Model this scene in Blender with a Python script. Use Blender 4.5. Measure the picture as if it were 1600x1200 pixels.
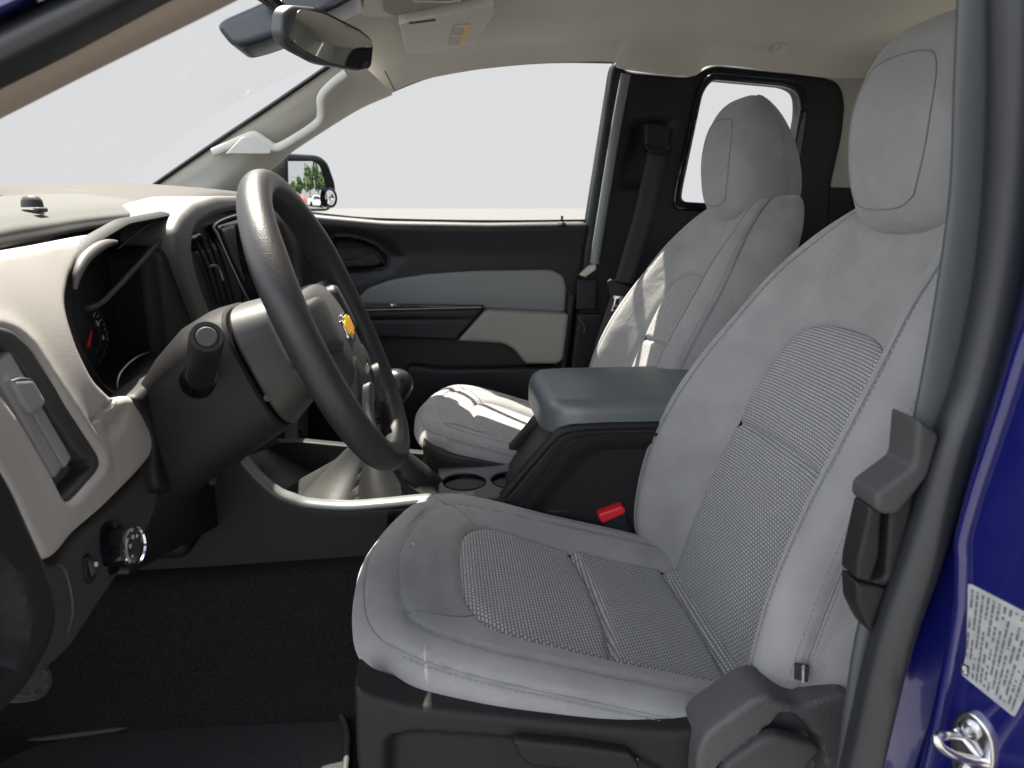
import bpy, math, random
import numpy as np
from mathutils import Vector, Matrix
from mathutils.geometry import delaunay_2d_cdt
random.seed(4); np.random.seed(4)
R = math.radians
for o in list(bpy.data.objects): bpy.data.objects.remove(o)
sc = bpy.context.scene

# ------------------------------------------------------------------ camera
F = 1130.0; YAW = R(5.7); PITCH = R(13.7)
fw = np.array([math.sin(YAW)*math.cos(PITCH), math.cos(YAW)*math.cos(PITCH), -math.sin(PITCH)])
rt = np.array([math.cos(YAW), -math.sin(YAW), 0.0]); up = np.cross(rt, fw)
cam = bpy.data.cameras.new('camera'); co = bpy.data.objects.new('camera', cam)
sc.collection.objects.link(co); sc.camera = co
co.matrix_world = Matrix(((rt[0], up[0], -fw[0], 0), (rt[1], up[1], -fw[1], 0), (rt[2], up[2], -fw[2], 0), (0, 0, 0, 1)))
cam.sensor_width = 36; cam.lens = 36*F/1600; cam.clip_start = .02; cam.clip_end = 3000
cam.dof.use_dof = True; cam.dof.focus_distance = 1.05; cam.dof.aperture_fstop = 9

# ------------------------------------------------------------------ light
SUN = Vector((-.20, .42, 1.0)).normalized()
el = math.asin(SUN.z); az = math.atan2(SUN.x, SUN.y)
w = bpy.data.worlds.new('World'); sc.world = w; w.use_nodes = True
nt = w.node_tree; nt.nodes.clear(); N = nt.nodes.new; L = nt.links.new
out = N('ShaderNodeOutputWorld'); bg = N('ShaderNodeBackground'); sky = N('ShaderNodeTexSky')
sky.sky_type = 'NISHITA'; sky.sun_disc = False; sky.sun_elevation = el; sky.sun_rotation = az
sky.dust_density = 4; sky.air_density = 1.2
bg.inputs['Strength'].default_value = .06
L(sky.outputs[0], bg.inputs[0])
haze = N('ShaderNodeBackground'); haze.inputs[0].default_value = (.140, .140, .1435, 1); haze.inputs[1].default_value = 1.0
geo = N('ShaderNodeTexCoord'); sep = N('ShaderNodeSeparateXYZ'); mr = N('ShaderNodeMapRange')
L(geo.outputs['Generated'], sep.inputs[0]); L(sep.outputs[2], mr.inputs[0])
mr.inputs[1].default_value = .5; mr.inputs[2].default_value = .85; mr.inputs[3].default_value = 0; mr.inputs[4].default_value = 1
# brighter unseen sky added toward front and near side, fill for the seats
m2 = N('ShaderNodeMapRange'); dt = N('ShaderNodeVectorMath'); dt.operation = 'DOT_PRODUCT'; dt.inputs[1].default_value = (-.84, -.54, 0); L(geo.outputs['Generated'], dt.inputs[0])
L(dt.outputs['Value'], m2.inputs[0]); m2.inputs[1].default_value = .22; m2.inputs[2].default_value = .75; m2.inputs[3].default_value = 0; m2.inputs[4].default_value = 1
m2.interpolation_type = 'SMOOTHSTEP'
fill_sky = N('ShaderNodeBackground'); fill_sky.inputs[0].default_value = (.95, .99, 1.04, 1); fill_sky.inputs[1].default_value = .60
mc = N('ShaderNodeMixShader'); L(m2.outputs[0], mc.inputs[0]); L(haze.outputs[0], mc.inputs[1]); L(fill_sky.outputs[0], mc.inputs[2])
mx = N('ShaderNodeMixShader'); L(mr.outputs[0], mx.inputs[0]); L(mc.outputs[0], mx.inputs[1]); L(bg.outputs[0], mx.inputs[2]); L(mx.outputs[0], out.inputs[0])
sl = bpy.data.lights.new('sun', 'SUN'); sl.energy = 3.3; sl.angle = R(.5); sl.color = (1, .94, .81)
so = bpy.data.objects.new('sun', sl); sc.collection.objects.link(so); so.rotation_euler = SUN.to_track_quat('Z', 'Y').to_euler()
vs = sc.view_settings; vs.view_transform = 'Standard'; vs.look = 'None'; vs.exposure = 2.4; vs.gamma = 1; vs.use_curve_mapping = False
sc.cycles.max_bounces = 10; sc.cycles.diffuse_bounces = 6; sc.cycles.transparent_max_bounces = 12
sc.cycles.sample_clamp_indirect = 6

# ------------------------------------------------------------------ pixel rays -> points in the cab
def ray(px, py): return fw + rt*(px-800)/F - up*(py-600)/F
def PY(px, py, y): d = ray(px, py); return d*y/d[1]
def PX(px, py, x): d = ray(px, py); return d*x/d[0]
def PZ(px, py, z): d = ray(px, py); return d*z/d[2]
class Plane:
    def __init__(s, o, n, upv=(0, 0, 1)):
        s.o = np.array(o, float); s.n = np.array(n, float)/np.linalg.norm(n)
        u = np.cross(np.array(upv, float), s.n); s.u = u/np.linalg.norm(u); s.v = np.cross(s.n, s.u)
    def pix(s, px, py):
        d = ray(px, py); p = d*((s.o@s.n)/(d@s.n)); q = p-s.o; return (q@s.u, q@s.v)
    def pts(s, l): return [s.pix(*p) for p in l]
    def loc(s, p): q = np.array(p)-s.o; return (q@s.u, q@s.v)
    def __call__(s, P, h): return s.o + P[:, :1]*s.u + P[:, 1:2]*s.v + np.asarray(h).reshape(-1, 1)*s.n
def YP(y): return Plane((0, y, 0), (0, -1, 0))
def XP(x, a=0): return Plane((x, 0, 0), (math.cos(a), 0, math.sin(a)))

# ------------------------------------------------------------------ materials
MC = {}
def mat(name, col, rough=.6, bs=0, bst=.2, bd=.0006, metal=0, coat=0, var=0, vs_=6, spec=.5, sheen=0, emit=0, wr=0):
    if name in MC: return MC[name]
    m = bpy.data.materials.new(name); m.use_nodes = True; t = m.node_tree; b = t.nodes['Principled BSDF']
    b.inputs['Base Color'].default_value = (*col, 1); b.inputs['Roughness'].default_value = rough
    b.inputs['Metallic'].default_value = metal; b.inputs['Coat Weight'].default_value = coat; b.inputs['Coat Roughness'].default_value = .05
    b.inputs['Specular IOR Level'].default_value = spec
    b.inputs['Sheen Weight'].default_value = sheen; b.inputs['Sheen Roughness'].default_value = .5
    tc = t.nodes.new('ShaderNodeTexCoord')
    if bs:
        n = t.nodes.new('ShaderNodeTexNoise'); n.inputs['Scale'].default_value = bs; n.inputs['Detail'].default_value = 3
        t.links.new(tc.outputs['Object'], n.inputs['Vector'])
        bp = t.nodes.new('ShaderNodeBump'); bp.inputs['Strength'].default_value = bst; bp.inputs['Distance'].default_value = bd
        t.links.new(n.outputs[0], bp.inputs['Height']); t.links.new(bp.outputs[0], b.inputs['Normal'])
        if wr:
            n3 = t.nodes.new('ShaderNodeTexNoise'); n3.inputs['Scale'].default_value = 11; n3.inputs['Detail'].default_value = 3; n3.inputs['Distortion'].default_value = .8
            t.links.new(tc.outputs['Object'], n3.inputs['Vector']); b3 = t.nodes.new('ShaderNodeBump'); b3.inputs['Strength'].default_value = 1; b3.inputs['Distance'].default_value = wr
            t.links.new(n3.outputs[0], b3.inputs['Height']); t.links.new(b3.outputs[0], bp.inputs['Normal'])
    if var:
        n2 = t.nodes.new('ShaderNodeTexNoise'); n2.inputs['Scale'].default_value = vs_; n2.inputs['Detail'].default_value = 6
        t.links.new(tc.outputs['Object'], n2.inputs['Vector'])
        r = t.nodes.new('ShaderNodeMapRange'); r.inputs[1].default_value = .3; r.inputs[2].default_value = .7
        r.inputs[3].default_value = 1-var; r.inputs[4].default_value = 1+var; t.links.new(n2.outputs[0], r.inputs[0])
        mm = t.nodes.new('ShaderNodeVectorMath'); mm.operation = 'SCALE'; mm.inputs[0].default_value = col
        t.links.new(r.outputs[0], mm.inputs['Scale']); t.links.new(mm.outputs[0], b.inputs['Base Color'])
        r2 = t.nodes.new('ShaderNodeMapRange'); r2.inputs[3].default_value = rough*.88; r2.inputs[4].default_value = min(1, rough*1.12)
        t.links.new(n2.outputs[0], r2.inputs[0]); t.links.new(r2.outputs[0], b.inputs['Roughness'])
    MC[name] = m; return m
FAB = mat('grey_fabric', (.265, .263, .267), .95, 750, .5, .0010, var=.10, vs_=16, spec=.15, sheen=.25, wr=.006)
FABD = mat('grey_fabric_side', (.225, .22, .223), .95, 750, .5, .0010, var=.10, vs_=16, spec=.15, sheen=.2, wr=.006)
THREAD = mat('seam_thread', (.21, .21, .215), .9)
DARK = mat('black_plastic', (.009, .010, .0125), .5, 850, .5, .0006, var=.10, vs_=9, spec=.35)
DARK2 = mat('charcoal_plastic', (.013, .012, .013), .5, 850, .5, .0006, var=.08, vs_=9, spec=.28)
DARK3 = mat('soft_dash_pad', (.045, .045, .047), .62, 700, .5, .0006, var=.08, vs_=9, spec=.35)
RIMM = mat('wheel_rim_urethane', (.022, .021, .023), .42, 750, .5, .0007, var=.1, vs_=20)
HUBM = mat('airbag_cover_plastic', (.036, .036, .035), .45, 1200, .3, .0004, var=.06)
GLOSS = mat('gloss_black', (.004, .005, .008), .12)
CREAM = mat('pale_trim_plastic', (.37, .352, .335), .5, 800, .5, .0005, var=.05, vs_=8)
LINER = mat('headliner_cloth', (.62, .605, .555), .92, 1100, .3, .0005, var=.05, vs_=5, spec=.2)
PILLAR = mat('pale_pillar_plastic', (.54, .53, .48), .6, 900, .3, .0004, var=.04)
SILVER = mat('satin_silver', (.55, .55, .56), .3, metal=.9)
CHROME = mat('chrome', (.75, .75, .76), .09, metal=1)
STEEL = mat('zinc_steel', (.62, .62, .63), .22, 400, .2, .0003, metal=1, var=.08, vs_=60)
BLUE = mat('blue_paint', (.005, .007, .10), .24, metal=.2, coat=1, var=.06, vs_=500)
RUBBER = mat('rubber_seal', (.016, .018, .022), .38, 500, .2, .0004, var=.12, vs_=12)
CARPET = mat('black_carpet', (.017, .017, .018), .95, 700, .9, .003, var=.5, vs_=300, spec=.1)
WEB = mat('belt_webbing', (.022, .023, .027), .8, 900, .4)
RED = mat('red_plastic', (.65, .02, .03), .35)
DGREY = mat('door_insert_vinyl', (.16, .168, .17), .6, 700, .4, .0006, var=.05)
ARM = mat('armrest_vinyl', (.095, .108, .118), .38, 650, .4, .0006, var=.06, vs_=10, spec=.8)
GREYT = mat('pillar_trim_grey', (.055, .062, .067), .55, 1000, .3, .0004, var=.05)
LEATHER = mat('boot_leatherette', (.012, .012, .012), .5, 500, .4, .001, var=.08)
LABEL = mat('silver_label', (.30, .31, .32), .45, var=.15, vs_=60)
INK = mat('black_ink', (.02, .02, .022), .6)
YEL = mat('yellow_label', (.75, .50, .06), .6)
WHITE = mat('white_print', (.7, .7, .7), .6)
PALE = mat('pale_label', (.6, .58, .52), .6)
GOLD = mat('gold_emblem', (.85, .42, .03), .3, metal=.3)
MIR = mat('mirror_glass', (.8, .82, .82), .02, metal=1)
def weave():
    m = bpy.data.materials.new('woven_insert_fabric'); m.use_nodes = True; t = m.node_tree; b = t.nodes['Principled BSDF']
    uv = t.nodes.new('ShaderNodeUVMap'); uv.uv_map = 'UVMap'
    br = t.nodes.new('ShaderNodeTexBrick'); br.offset = .5; br.inputs['Scale'].default_value = 1.0
    br.inputs['Brick Width'].default_value =   .0064; br.inputs['Row Height'].default_value = .0044
    br.inputs['Mortar Size'].default_value = .0013; br.inputs['Mortar Smooth'].default_value = .6
    br.inputs['Color1'].default_value = (.45, .45, .455, 1); br.inputs['Color2'].default_value = (.39, .39, .395, 1); br.inputs['Mortar'].default_value = (.16, .16, .165, 1)
    t.links.new(uv.outputs[0], br.inputs['Vector']); t.links.new(br.outputs['Color'], b.inputs['Base Color'])
    iv = t.nodes.new('ShaderNodeMath'); iv.operation = 'SUBTRACT'; iv.inputs[0].default_value = 1; t.links.new(br.outputs['Fac'], iv.inputs[1])
    bp = t.nodes.new('ShaderNodeBump'); bp.inputs['Strength'].default_value = .6; bp.inputs['Distance'].default_value = .0012
    t.links.new(iv.outputs[0], bp.inputs['Height']); t.links.new(bp.outputs[0], b.inputs['Normal'])
    b.inputs['Roughness'].default_value = .9; b.inputs['Specular IOR Level'].default_value = .2; b.inputs['Sheen Weight'].default_value = .15
    return m
WEAVE = weave()
def glassm(name, tint, refl=.06):
    m = bpy.data.materials.new(name); m.use_nodes = True; t = m.node_tree; t.nodes.clear()
    o = t.nodes.new('ShaderNodeOutputMaterial'); a = t.nodes.new('ShaderNodeBsdfTransparent'); a.inputs[0].default_value = (*tint, 1)
    g = t.nodes.new('ShaderNodeBsdfGlossy'); g.inputs['Roughness'].default_value = .01
    fr = t.nodes.new('ShaderNodeFresnel'); fr.inputs[0].default_value = 1.05
    x = t.nodes.new('ShaderNodeMixShader'); t.links.new(fr.outputs[0], x.inputs[0]); t.links.new(a.outputs[0], x.inputs[1]); t.links.new(g.outputs[0], x.inputs[2]); t.links.new(x.outputs[0], o.inputs[0])
    return m
GLASS = glassm('window_glass', (.97, .98, .975))

# ------------------------------------------------------------------ building helpers
BASE = {}
def tagp(o, label=None, cat=None, group=None, kind=None):
    if label: o['label'] = label
    if cat: o['category'] = cat
    if group: o['group'] = group
    if kind: o['kind'] = kind
    return o
def thing(name, label, cat, base, group=None):
    o = bpy.data.objects.new(name, None); sc.collection.objects.link(o); o.location = base; o.empty_display_size = .05
    BASE[o.name] = Vector(base); return tagp(o, label, cat, group)
def mk(name, V, Fc, m, parent=None, uv=None, sharp=35, label=None, kind=None):
    me = bpy.data.meshes.new(name); me.from_pydata([tuple(map(float, v)) for v in V], [], [tuple(map(int, f)) for f in Fc]); me.update()
    if uv is not None:
        l = me.uv_layers.new(name='UVMap'); vi = np.zeros(len(me.loops), int); me.loops.foreach_get('vertex_index', vi)
        l.data.foreach_set('uv', np.asarray(uv, float)[vi].ravel())
    me.materials.append(m)
    me.polygons.foreach_set('use_smooth', [True]*len(me.polygons))
    me.set_sharp_from_angle(angle=R(sharp))
    o = bpy.data.objects.new(name, me); sc.collection.objects.link(o)
    if parent is not None:
        b = BASE[parent.name]; me.transform(Matrix.Translation(-b)); o.parent = parent; BASE[o.name] = b
    else: BASE[o.name] = Vector((0, 0, 0))
    return tagp(o, label, kind=kind)
def retag_mesh(o, base):      # top-level mesh: put its origin at its base
    o.data.transform(Matrix.Translation(-Vector(base))); o.location = base; BASE[o.name] = Vector(base); return o
def fillet(pts, r, seg=5, closed=True):
    P = [np.array(p, float) for p in pts]; n = len(P); outp = []
    for i in range(n):
        if not closed and i in (0, n-1): outp.append(P[i]); continue
        a, b, c = P[i-1], P[i], P[(i+1) % n]
        la, lc = np.linalg.norm(a-b), np.linalg.norm(c-b)
        if la < 1e-9 or lc < 1e-9: continue
        ka, kc = min(r, la*.48), min(r, lc*.48)
        p0, p2 = b+(a-b)/la*ka, b+(c-b)/lc*kc
        for k in range(seg+1):
            t = k/seg; outp.append((1-t)**2*p0+2*t*(1-t)*b+t*t*p2)
    return [tuple(p) for p in outp]
def resample(P, d):
    out_ = []
    n = len(P)
    for i in range(n):
        a = np.array(P[i]); b = np.array(P[(i+1) % n]); l = np.linalg.norm(b-a)
        if l < 1e-7: continue
        k = max(1, int(math.ceil(l/d)))
        for j in range(k): out_.append(a+(b-a)*j/k)
    # drop near duplicates
    q = [out_[0]]
    for p in out_[1:]:
        if np.linalg.norm(p-q[-1]) > d*.12: q.append(p)
    if np.linalg.norm(q[-1]-q[0]) < d*.12: q.pop()
    return np.array(q)
def sdist(P, poly, closed=True):
    A = np.asarray(poly, float); B = np.roll(A, -1, 0)
    if not closed: A, B = A[:-1], B[:-1]
    best = np.full(len(P), 1e9)
    for a, b in zip(A, B):
        ab = b-a; t = np.clip(((P-a)@ab)/(ab@ab+1e-16), 0, 1); q = a+t[:, None]*ab
        best = np.minimum(best, ((P-q)**2).sum(1))
    return np.sqrt(best)
def inside(P, poly):
    x, y = P[:, 0], P[:, 1]; A = np.asarray(poly, float); c = np.zeros(len(P), bool)
    for (x0, y0), (x1, y1) in zip(A, np.roll(A, -1, 0)):
        if y0 == y1: continue
        k = ((y0 > y) != (y1 > y)) & (x < (x1-x0)*(y-y0)/(y1-y0)+x0); c ^= k
    return c
def ss(a, b, x): t = np.clip((x-a)/(b-a), 0, 1); return t*t*(3-2*t)
def triangulate(outer, holes, step, edge):
    loops = [resample(outer, step)]+[resample(h, step) for h in holes]
    pts = list(np.concatenate(loops)); edges = []; s = 0
    for l in loops:
        n = len(l); edges += [(s+i, s+(i+1) % n) for i in range(n)]; s += n
    nb = len(pts)
    mn, mx_ = loops[0].min(0), loops[0].max(0)
    gx, gy = np.meshgrid(np.arange(mn[0], mx_[0], step), np.arange(mn[1], mx_[1], step*.87)); gx = gx.copy(); gx[::2] += step*.5
    G = np.stack([gx.ravel(), gy.ravel()], 1)
    ins = lambda Q: inside(Q, loops[0]) & ~np.any([inside(Q, l) for l in loops[1:]] or [np.zeros(len(Q), bool)], axis=0)
    def dall(Q): return np.min([sdist(Q, l) for l in loops], axis=0)
    G = G[ins(G)]
    lo = max(edge*1.05, step*.5) if edge else step*.5
    if len(G): G = G[dall(G) > lo]
    extra = []
    if edge:
        for l in loops:
            t = np.roll(l, -1, 0)-np.roll(l, 1, 0); nn = np.stack([-t[:, 1], t[:, 0]], 1); nn /= np.linalg.norm(nn, axis=1)[:, None]+1e-12
            for fr in (.08, .3, .6, 1.0):
                for sg in (1, -1):
                    Q = l+nn*sg*edge*fr; k = ins(Q)
                    if k.any():
                        Q = Q[k]; k2 = dall(Q) > edge*fr*.93; extra.append(Q[k2])
    allp = np.concatenate([np.array(pts)]+extra+([G] if len(G) else []))
    vo, eo, fo, *_ = delaunay_2d_cdt([Vector(p) for p in allp], edges, [], 0, 1e-7)
    V = np.array([tuple(v) for v in vo]); T = np.array([tuple(f) for f in fo])
    T = T[ins(V[T].mean(1))]
    used = np.unique(T); rm = -np.ones(len(V), int); rm[used] = np.arange(len(used)); V = V[used]; T = rm[T]
    # boundary edges
    cnt = {}
    for f in T:
        for i in range(3):
            e = (f[i], f[(i+1) % 3]); k = (min(e), max(e)); cnt.setdefault(k, []).append(e)
    bd = [v[0] for v in cnt.values() if len(v) == 1]
    return V, T, dall(V), bd
def panel(name, pl, outer, m, parent, holes=(), step=.006, edge=.006, thick=.012, rad=.01, relief=None, h0=0., uvs=False, label=None, sharp=35, px=True, cv=None):
    """solid plate with rounded rim standing on a plane; outlines are corner lists"""
    if px: outer = pl.pts(outer); holes = [pl.pts(h) for h in holes]
    outer = fillet(outer, rad); holes = [fillet(h, rad) for h in holes]
    V, T, d, bd = triangulate(outer, holes, step, edge)
    # orient
    a = V[T[:, 1]]-V[T[:, 0]]; b = V[T[:, 2]]-V[T[:, 0]]; fl = (a[:, 0]*b[:, 1]-a[:, 1]*b[:, 0]) < 0
    T[fl] = T[fl][:, ::-1]
    h = np.full(len(V), h0, float)
    if edge:
        e = np.clip(edge-d, 0, edge); h -= edge-np.sqrt(np.maximum(edge**2-e**2, 0))
    if relief is not None: h = h+relief(V, d)
    hb = np.full(len(V), h0-thick)
    P = pl(V, h); Pb = pl(V, np.minimum(hb, h-.0005))
    if cv is not None: P, Pb = cv(P), cv(Pb)
    n = len(V); bd2 = set()
    fs = set()
    Fl = [tuple(f) for f in T]
    ed = {}
    for f in T:
        for i in range(3): ed[(f[i], f[(i+1) % 3])] = 1
    for (i, j) in bd:
        if (i, j) not in ed: i, j = j, i
        Fl.append((j, i, i+n, j+n))
    Fl += [tuple((f+n)[::-1]) for f in T] if thick > .004 and len(T) < 4000 else []
    VV = np.concatenate([P, Pb]); uv = np.concatenate([V, V]) if uvs else None
    return mk(name, VV, Fl, m, parent, uv=uv, label=label, sharp=sharp)
def cr(P, n):
    P = np.asarray(P, float); k = len(P)-1; t = np.linspace(0, k, n); i = np.minimum(t.astype(int), k-1); f = (t-i)
    f = f.reshape((-1,)+(1,)*(P.ndim-1))
    p0 = P[np.maximum(i-1, 0)]; p1 = P[i]; p2 = P[i+1]; p3 = P[np.minimum(i+2, k)]
    return .5*((2*p1)+(-p0+p2)*f+(2*p0-5*p1+4*p2-p3)*f**2+(-p0+3*p1-3*p2+p3)*f**3)
def loft(name, rows, m, parent, nu=40, nv=40, thick=0, sharp=40, label=None, flip=False, kind=None):
    G = cr(rows, nu); G = np.swapaxes(cr(np.swapaxes(G, 0, 1), nv), 0, 1)
    V = G.reshape(-1, 3); Fc = []
    for i in range(nu-1):
        for j in range(nv-1):
            a = i*nv+j; Fc.append((a, a+1, a+nv+1, a+nv))
    if flip: Fc = [f[::-1] for f in Fc]
    o = mk(name, V, Fc, m, parent, sharp=sharp, label=label, kind=kind)
    if thick:
        md = o.modifiers.new('s', 'SOLIDIFY'); md.thickness = thick; md.offset = -1
    return o
def tubemesh(P, r, n=10, closed=False, res=None, flat=1.0, nrm=None):
    P = np.asarray(P, float)
    if res: P = cr(P, res)
    rr = np.full(len(P), r) if np.isscalar(r) else np.interp(np.linspace(0, 1, len(P)), np.linspace(0, 1, len(r)), r)
    k = len(P); T = np.gradient(P, axis=0); T /= np.linalg.norm(T, axis=1)[:, None]+1e-12
    u0 = np.array(nrm if nrm is not None else ((0, 0, 1) if abs(T[0][2]) < .9 else (1, 0, 0)), float)
    V = []
    for i in range(k):
        u0 = u0-T[i]*(u0@T[i]); u0 /= np.linalg.norm(u0); v0 = np.cross(T[i], u0)
        for j in range(n):
            a = 2*math.pi*j/n; V.append(P[i]+rr[i]*(math.cos(a)*u0*flat+math.sin(a)*v0))
    Fc = [(i*n+j, i*n+(j+1) % n, (i+1)*n+(j+1) % n, (i+1)*n+j) for i in range(k-1) for j in range(n)]
    Fc += [tuple(range(n))[::-1], tuple((k-1)*n+j for j in range(n))]
    return V, Fc
def tube(name, P, r, m, parent, **k):
    lab = k.pop('label', None); V, Fc = tubemesh(P, r, **k); return mk(name, V, Fc, m, parent, sharp=50, label=lab)
def lathe(name, p0, ax, prof, m, parent, n=32, sx=1.0, label=None, sharp=35, caps=True):
    """prof: list of (radius, distance along axis)"""
    p0 = np.array(p0, float); ax = np.array(ax, float); ax /= np.linalg.norm(ax)
    u0 = np.array((0, 0, 1.)) if abs(ax[2]) < .9 else np.array((0, 1., 0)); u0 -= ax*(u0@ax); u0 /= np.linalg.norm(u0); v0 = np.cross(ax, u0)
    V = [p0+ax*d+max(r, 1e-5)*(math.cos(2*math.pi*j/n)*u0+math.sin(2*math.pi*j/n)*v0*sx) for r, d in prof for j in range(n)]
    Fc = [(i*n+j, i*n+(j+1) % n, (i+1)*n+(j+1) % n, (i+1)*n+j) for i in range(len(prof)-1) for j in range(n)]
    if caps: Fc += [tuple(range(n))[::-1], tuple((len(prof)-1)*n+j for j in range(n))]
    return mk(name, V, Fc, m, parent, label=label, sharp=sharp)
def box(name, lo, hi, m, parent, bev=.004, label=None, kind=None):
    x0, y0, z0 = lo; x1, y1, z1 = hi
    V = [(x0, y0, z0), (x1, y0, z0), (x1, y1, z0), (x0, y1, z0), (x0, y0, z1), (x1, y0, z1), (x1, y1, z1), (x0, y1, z1)]
    Fc = [(3, 2, 1, 0), (4, 5, 6, 7), (0, 1, 5, 4), (1, 2, 6, 5), (2, 3, 7, 6), (3, 0, 4, 7)]
    o = mk(name, V, Fc, m, parent, label=label, kind=kind)
    if bev:
        md = o.modifiers.new('b', 'BEVEL'); md.width = bev; md.segments = 4; md.harden_normals = False
    return o
def textmesh(name, s, size, pl, at, m, parent, ang=0, h=.0008, ext=.0003, sx=1):
    c = bpy.data.curves.new(name, 'FONT'); c.body = s; c.size = size; c.align_x = 'CENTER'; c.align_y = 'CENTER'; c.extrude = ext
    o = bpy.data.objects.new('tmp', c); sc.collection.objects.link(o); dg = bpy.context.evaluated_depsgraph_get(); dg.update()
    me = bpy.data.meshes.new_from_object(o.evaluated_get(dg)); bpy.data.objects.remove(o)
    V = np.array([v.co[:] for v in me.vertices]); Fc = [tuple(p.vertices) for p in me.polygons]
    V[:, 0] *= sx
    ca, sa = math.cos(ang), math.sin(ang)
    Q = np.stack([V[:, 0]*ca-V[:, 1]*sa+at[0], V[:, 0]*sa+V[:, 1]*ca+at[1]], 1)
    return mk(name, pl(Q, V[:, 2]+h), Fc, m, parent, sharp=30)

# ================================================================== SETTING
GZ = -1.45
def sheet(name, x0, x1, y0, y1, z, m, kind='structure'):
    o = mk(name, [(x0, y0, z), (x1, y0, z), (x1, y1, z), (x0, y1, z)], [(0, 1, 2, 3)], m); return tagp(o, kind=kind)
sheet('ground', -1500, 1500, -1500, 1500, GZ, mat('asphalt_lot', (.082, .082, .085), .9, 40, .5, .01, var=.15, vs_=.7))
sheet('bounce_pavement', -7, 8, -9, 1.9, GZ+.004, mat('pale_bounce_concrete', (.165, .16, .15), .9, 60, .4, .006, var=.12, vs_=1.3))  # pale patch out of view, added to bounce sunlight into the cab

# ================================================================== TRUCK BODY
tb = thing('pickup_truck', 'blue pickup cab seen through its open driver side with pale headliner and black carpet', 'truck', (.2, 1.2, GZ))
# --- headliner
ex = [(600, 150), (650, 128), (720, 113), (800, 102), (880, 97.5), (955, 97), (972, 108), (1078, 119), (1112, 102), (1210, 111), (1300, 122), (1345, 150)]
e0 = np.array([PY(x, y, 1.90) for x, y in ex]); e0[-1] = (1.2, 1.9, .33)
def rowz(y, z, fr=.0, blend=1.0, fx=-.19):
    q = e0.copy(); q[:, 1] = y; q[:, 2] = z
    q[0, 0] = fx; q[1, 0] = (q[1, 0]+fx)/2+.02
    q[0, 2] -= fr; return q
e1 = e0.copy(); e1[:, 1] = 1.885; e1[:, 2] += .012; e2 = e0.copy(); e2[:, 1] = 1.84; e2[:, 2] += .035; e2[0, 0] -= .05
rows = [e0, e1, e2, rowz(1.74, .376, .035), rowz(1.6, .392, .03, fx=-.185), rowz(1.4, .402, .03, fx=-.18), rowz(1.17, .405, .025, fx=-.17), rowz(.9, .40, .03, fx=-.17), rowz(.7, .385, .04, fx=-.175), rowz(.56, .355, .05, fx=-.18), rowz(.5, .32, .05, fx=-.18)]
loft('headliner', rows, LINER, tb, 60, 80)
# roof skin, rear wall, firewall, floor, sills: what shuts the light out
box('roof_skin', (-.20, .44, .415), (1.26, 1.96, .435), BLUE, tb, .02)
panel('rear_wall', Plane((1.2, 0, 0), (-1, 0, 0)), [(-2.02, -.9), (-.42, -.9), (-.42, .42), (-2.02, .42)], LINER, tb, holes=[[(-1.7, -.02), (-.74, -.02), (-.78, .3), (-1.66, .3)]], px=False, step=.06, edge=.01, thick=.02, rad=.05)
box('firewall', (-1.05, .46, -.9), (-1.0, 2.0, .0), DARK, tb, .004)
box('floor_pan', (-1.0, .40, -.90), (1.2, 2.02, -.86), BLUE, tb, .004)
# carpet: sheet rising over the tunnel and firewall
cy = [(.47, -.80), (.52, -.825), (.7, -.83), (.98, -.825), (1.06, -.78), (1.07, -.62), (1.1, -.56), (1.24, -.56), (1.29, -.62), (1.32, -.80), (1.6, -.83), (1.97, -.82)]
rows = [[(x, y, z+dz) for y, z in cy] for x, dz in ((-.98, .42), (-.9, .22), (-.78, .06), (-.6, 0), (-.2, 0), (.3, .02), (.8, .03), (1.18, .03))]
loft('carpet', rows, CARPET, tb, 60, 90, label='black carpet over floor and tunnel')
# sill with driver side weather strip
box('door_sill', (-.7, .40, -.86), (.36, .475, -.80), DARK, tb, .012)
# --- passenger A pillar trim
Wp = [(225, 303, 1.93), (240, 294, 1.90), (330, 232, 1.86), (420, 172, 1.82), (515, 107, 1.77), (548, 84, 1.74)]
Dp = [(330, 330, 1.93), (424, 262, 1.93), (452, 238, 1.93), (500, 206, 1.92), (560, 169, 1.91), (612, 146, 1.90)]
Ws = np.array([PY(*p) for p in Wp]); Ds = np.array([PY(*p) for p in Dp]); M1 = Ws*.7+Ds*.3; M2 = Ws*.3+Ds*.7; M1[:, 1] -= .02; M2[:, 1] -= .03
D2 = Ds.copy(); D2[:, 1] += .02
loft('windscreen_pillar_trim', [Ws, M1, M2, Ds, D2], PILLAR, tb, 30, 40, label='pale plastic trim on the far windscreen pillar')
gh = [PY(*p) for p in [(330, 238, 1.83), (378, 216, 1.815), (396, 211, 1.81), (415, 222, 1.81), (430, 230, 1.81), (455, 218, 1.80), (490, 195, 1.80), (500, 180, 1.79), (500, 152, 1.77), (515, 132, 1.76), (540, 112, 1.75)]]
g = tube('grab_handle', [p+np.array((0, .014, 0)) for p in gh], .0100, PILLAR, tb, n=16, res=60, flat=.62, nrm=(0, 1, 0), label='pale grab handle along the far pillar')
panel('fastener_cover', Plane(PY(385, 230, 1.81), (.2, -1, .25)), [(352, 240), (378, 214), (398, 213), (425, 233), (422, 240)], PILLAR, tb, rad=.004, edge=.002, thick=.006, step=.01)
sm = [PY(x, y, 1.845) for x, y in [(556, 32), (584, 78), (600, 108), (617, 142)]]
tube('trim_seam', sm, .0014, mat('seam_shadow', (.12, .11, .10), .9), tb, n=6, res=20)
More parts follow.
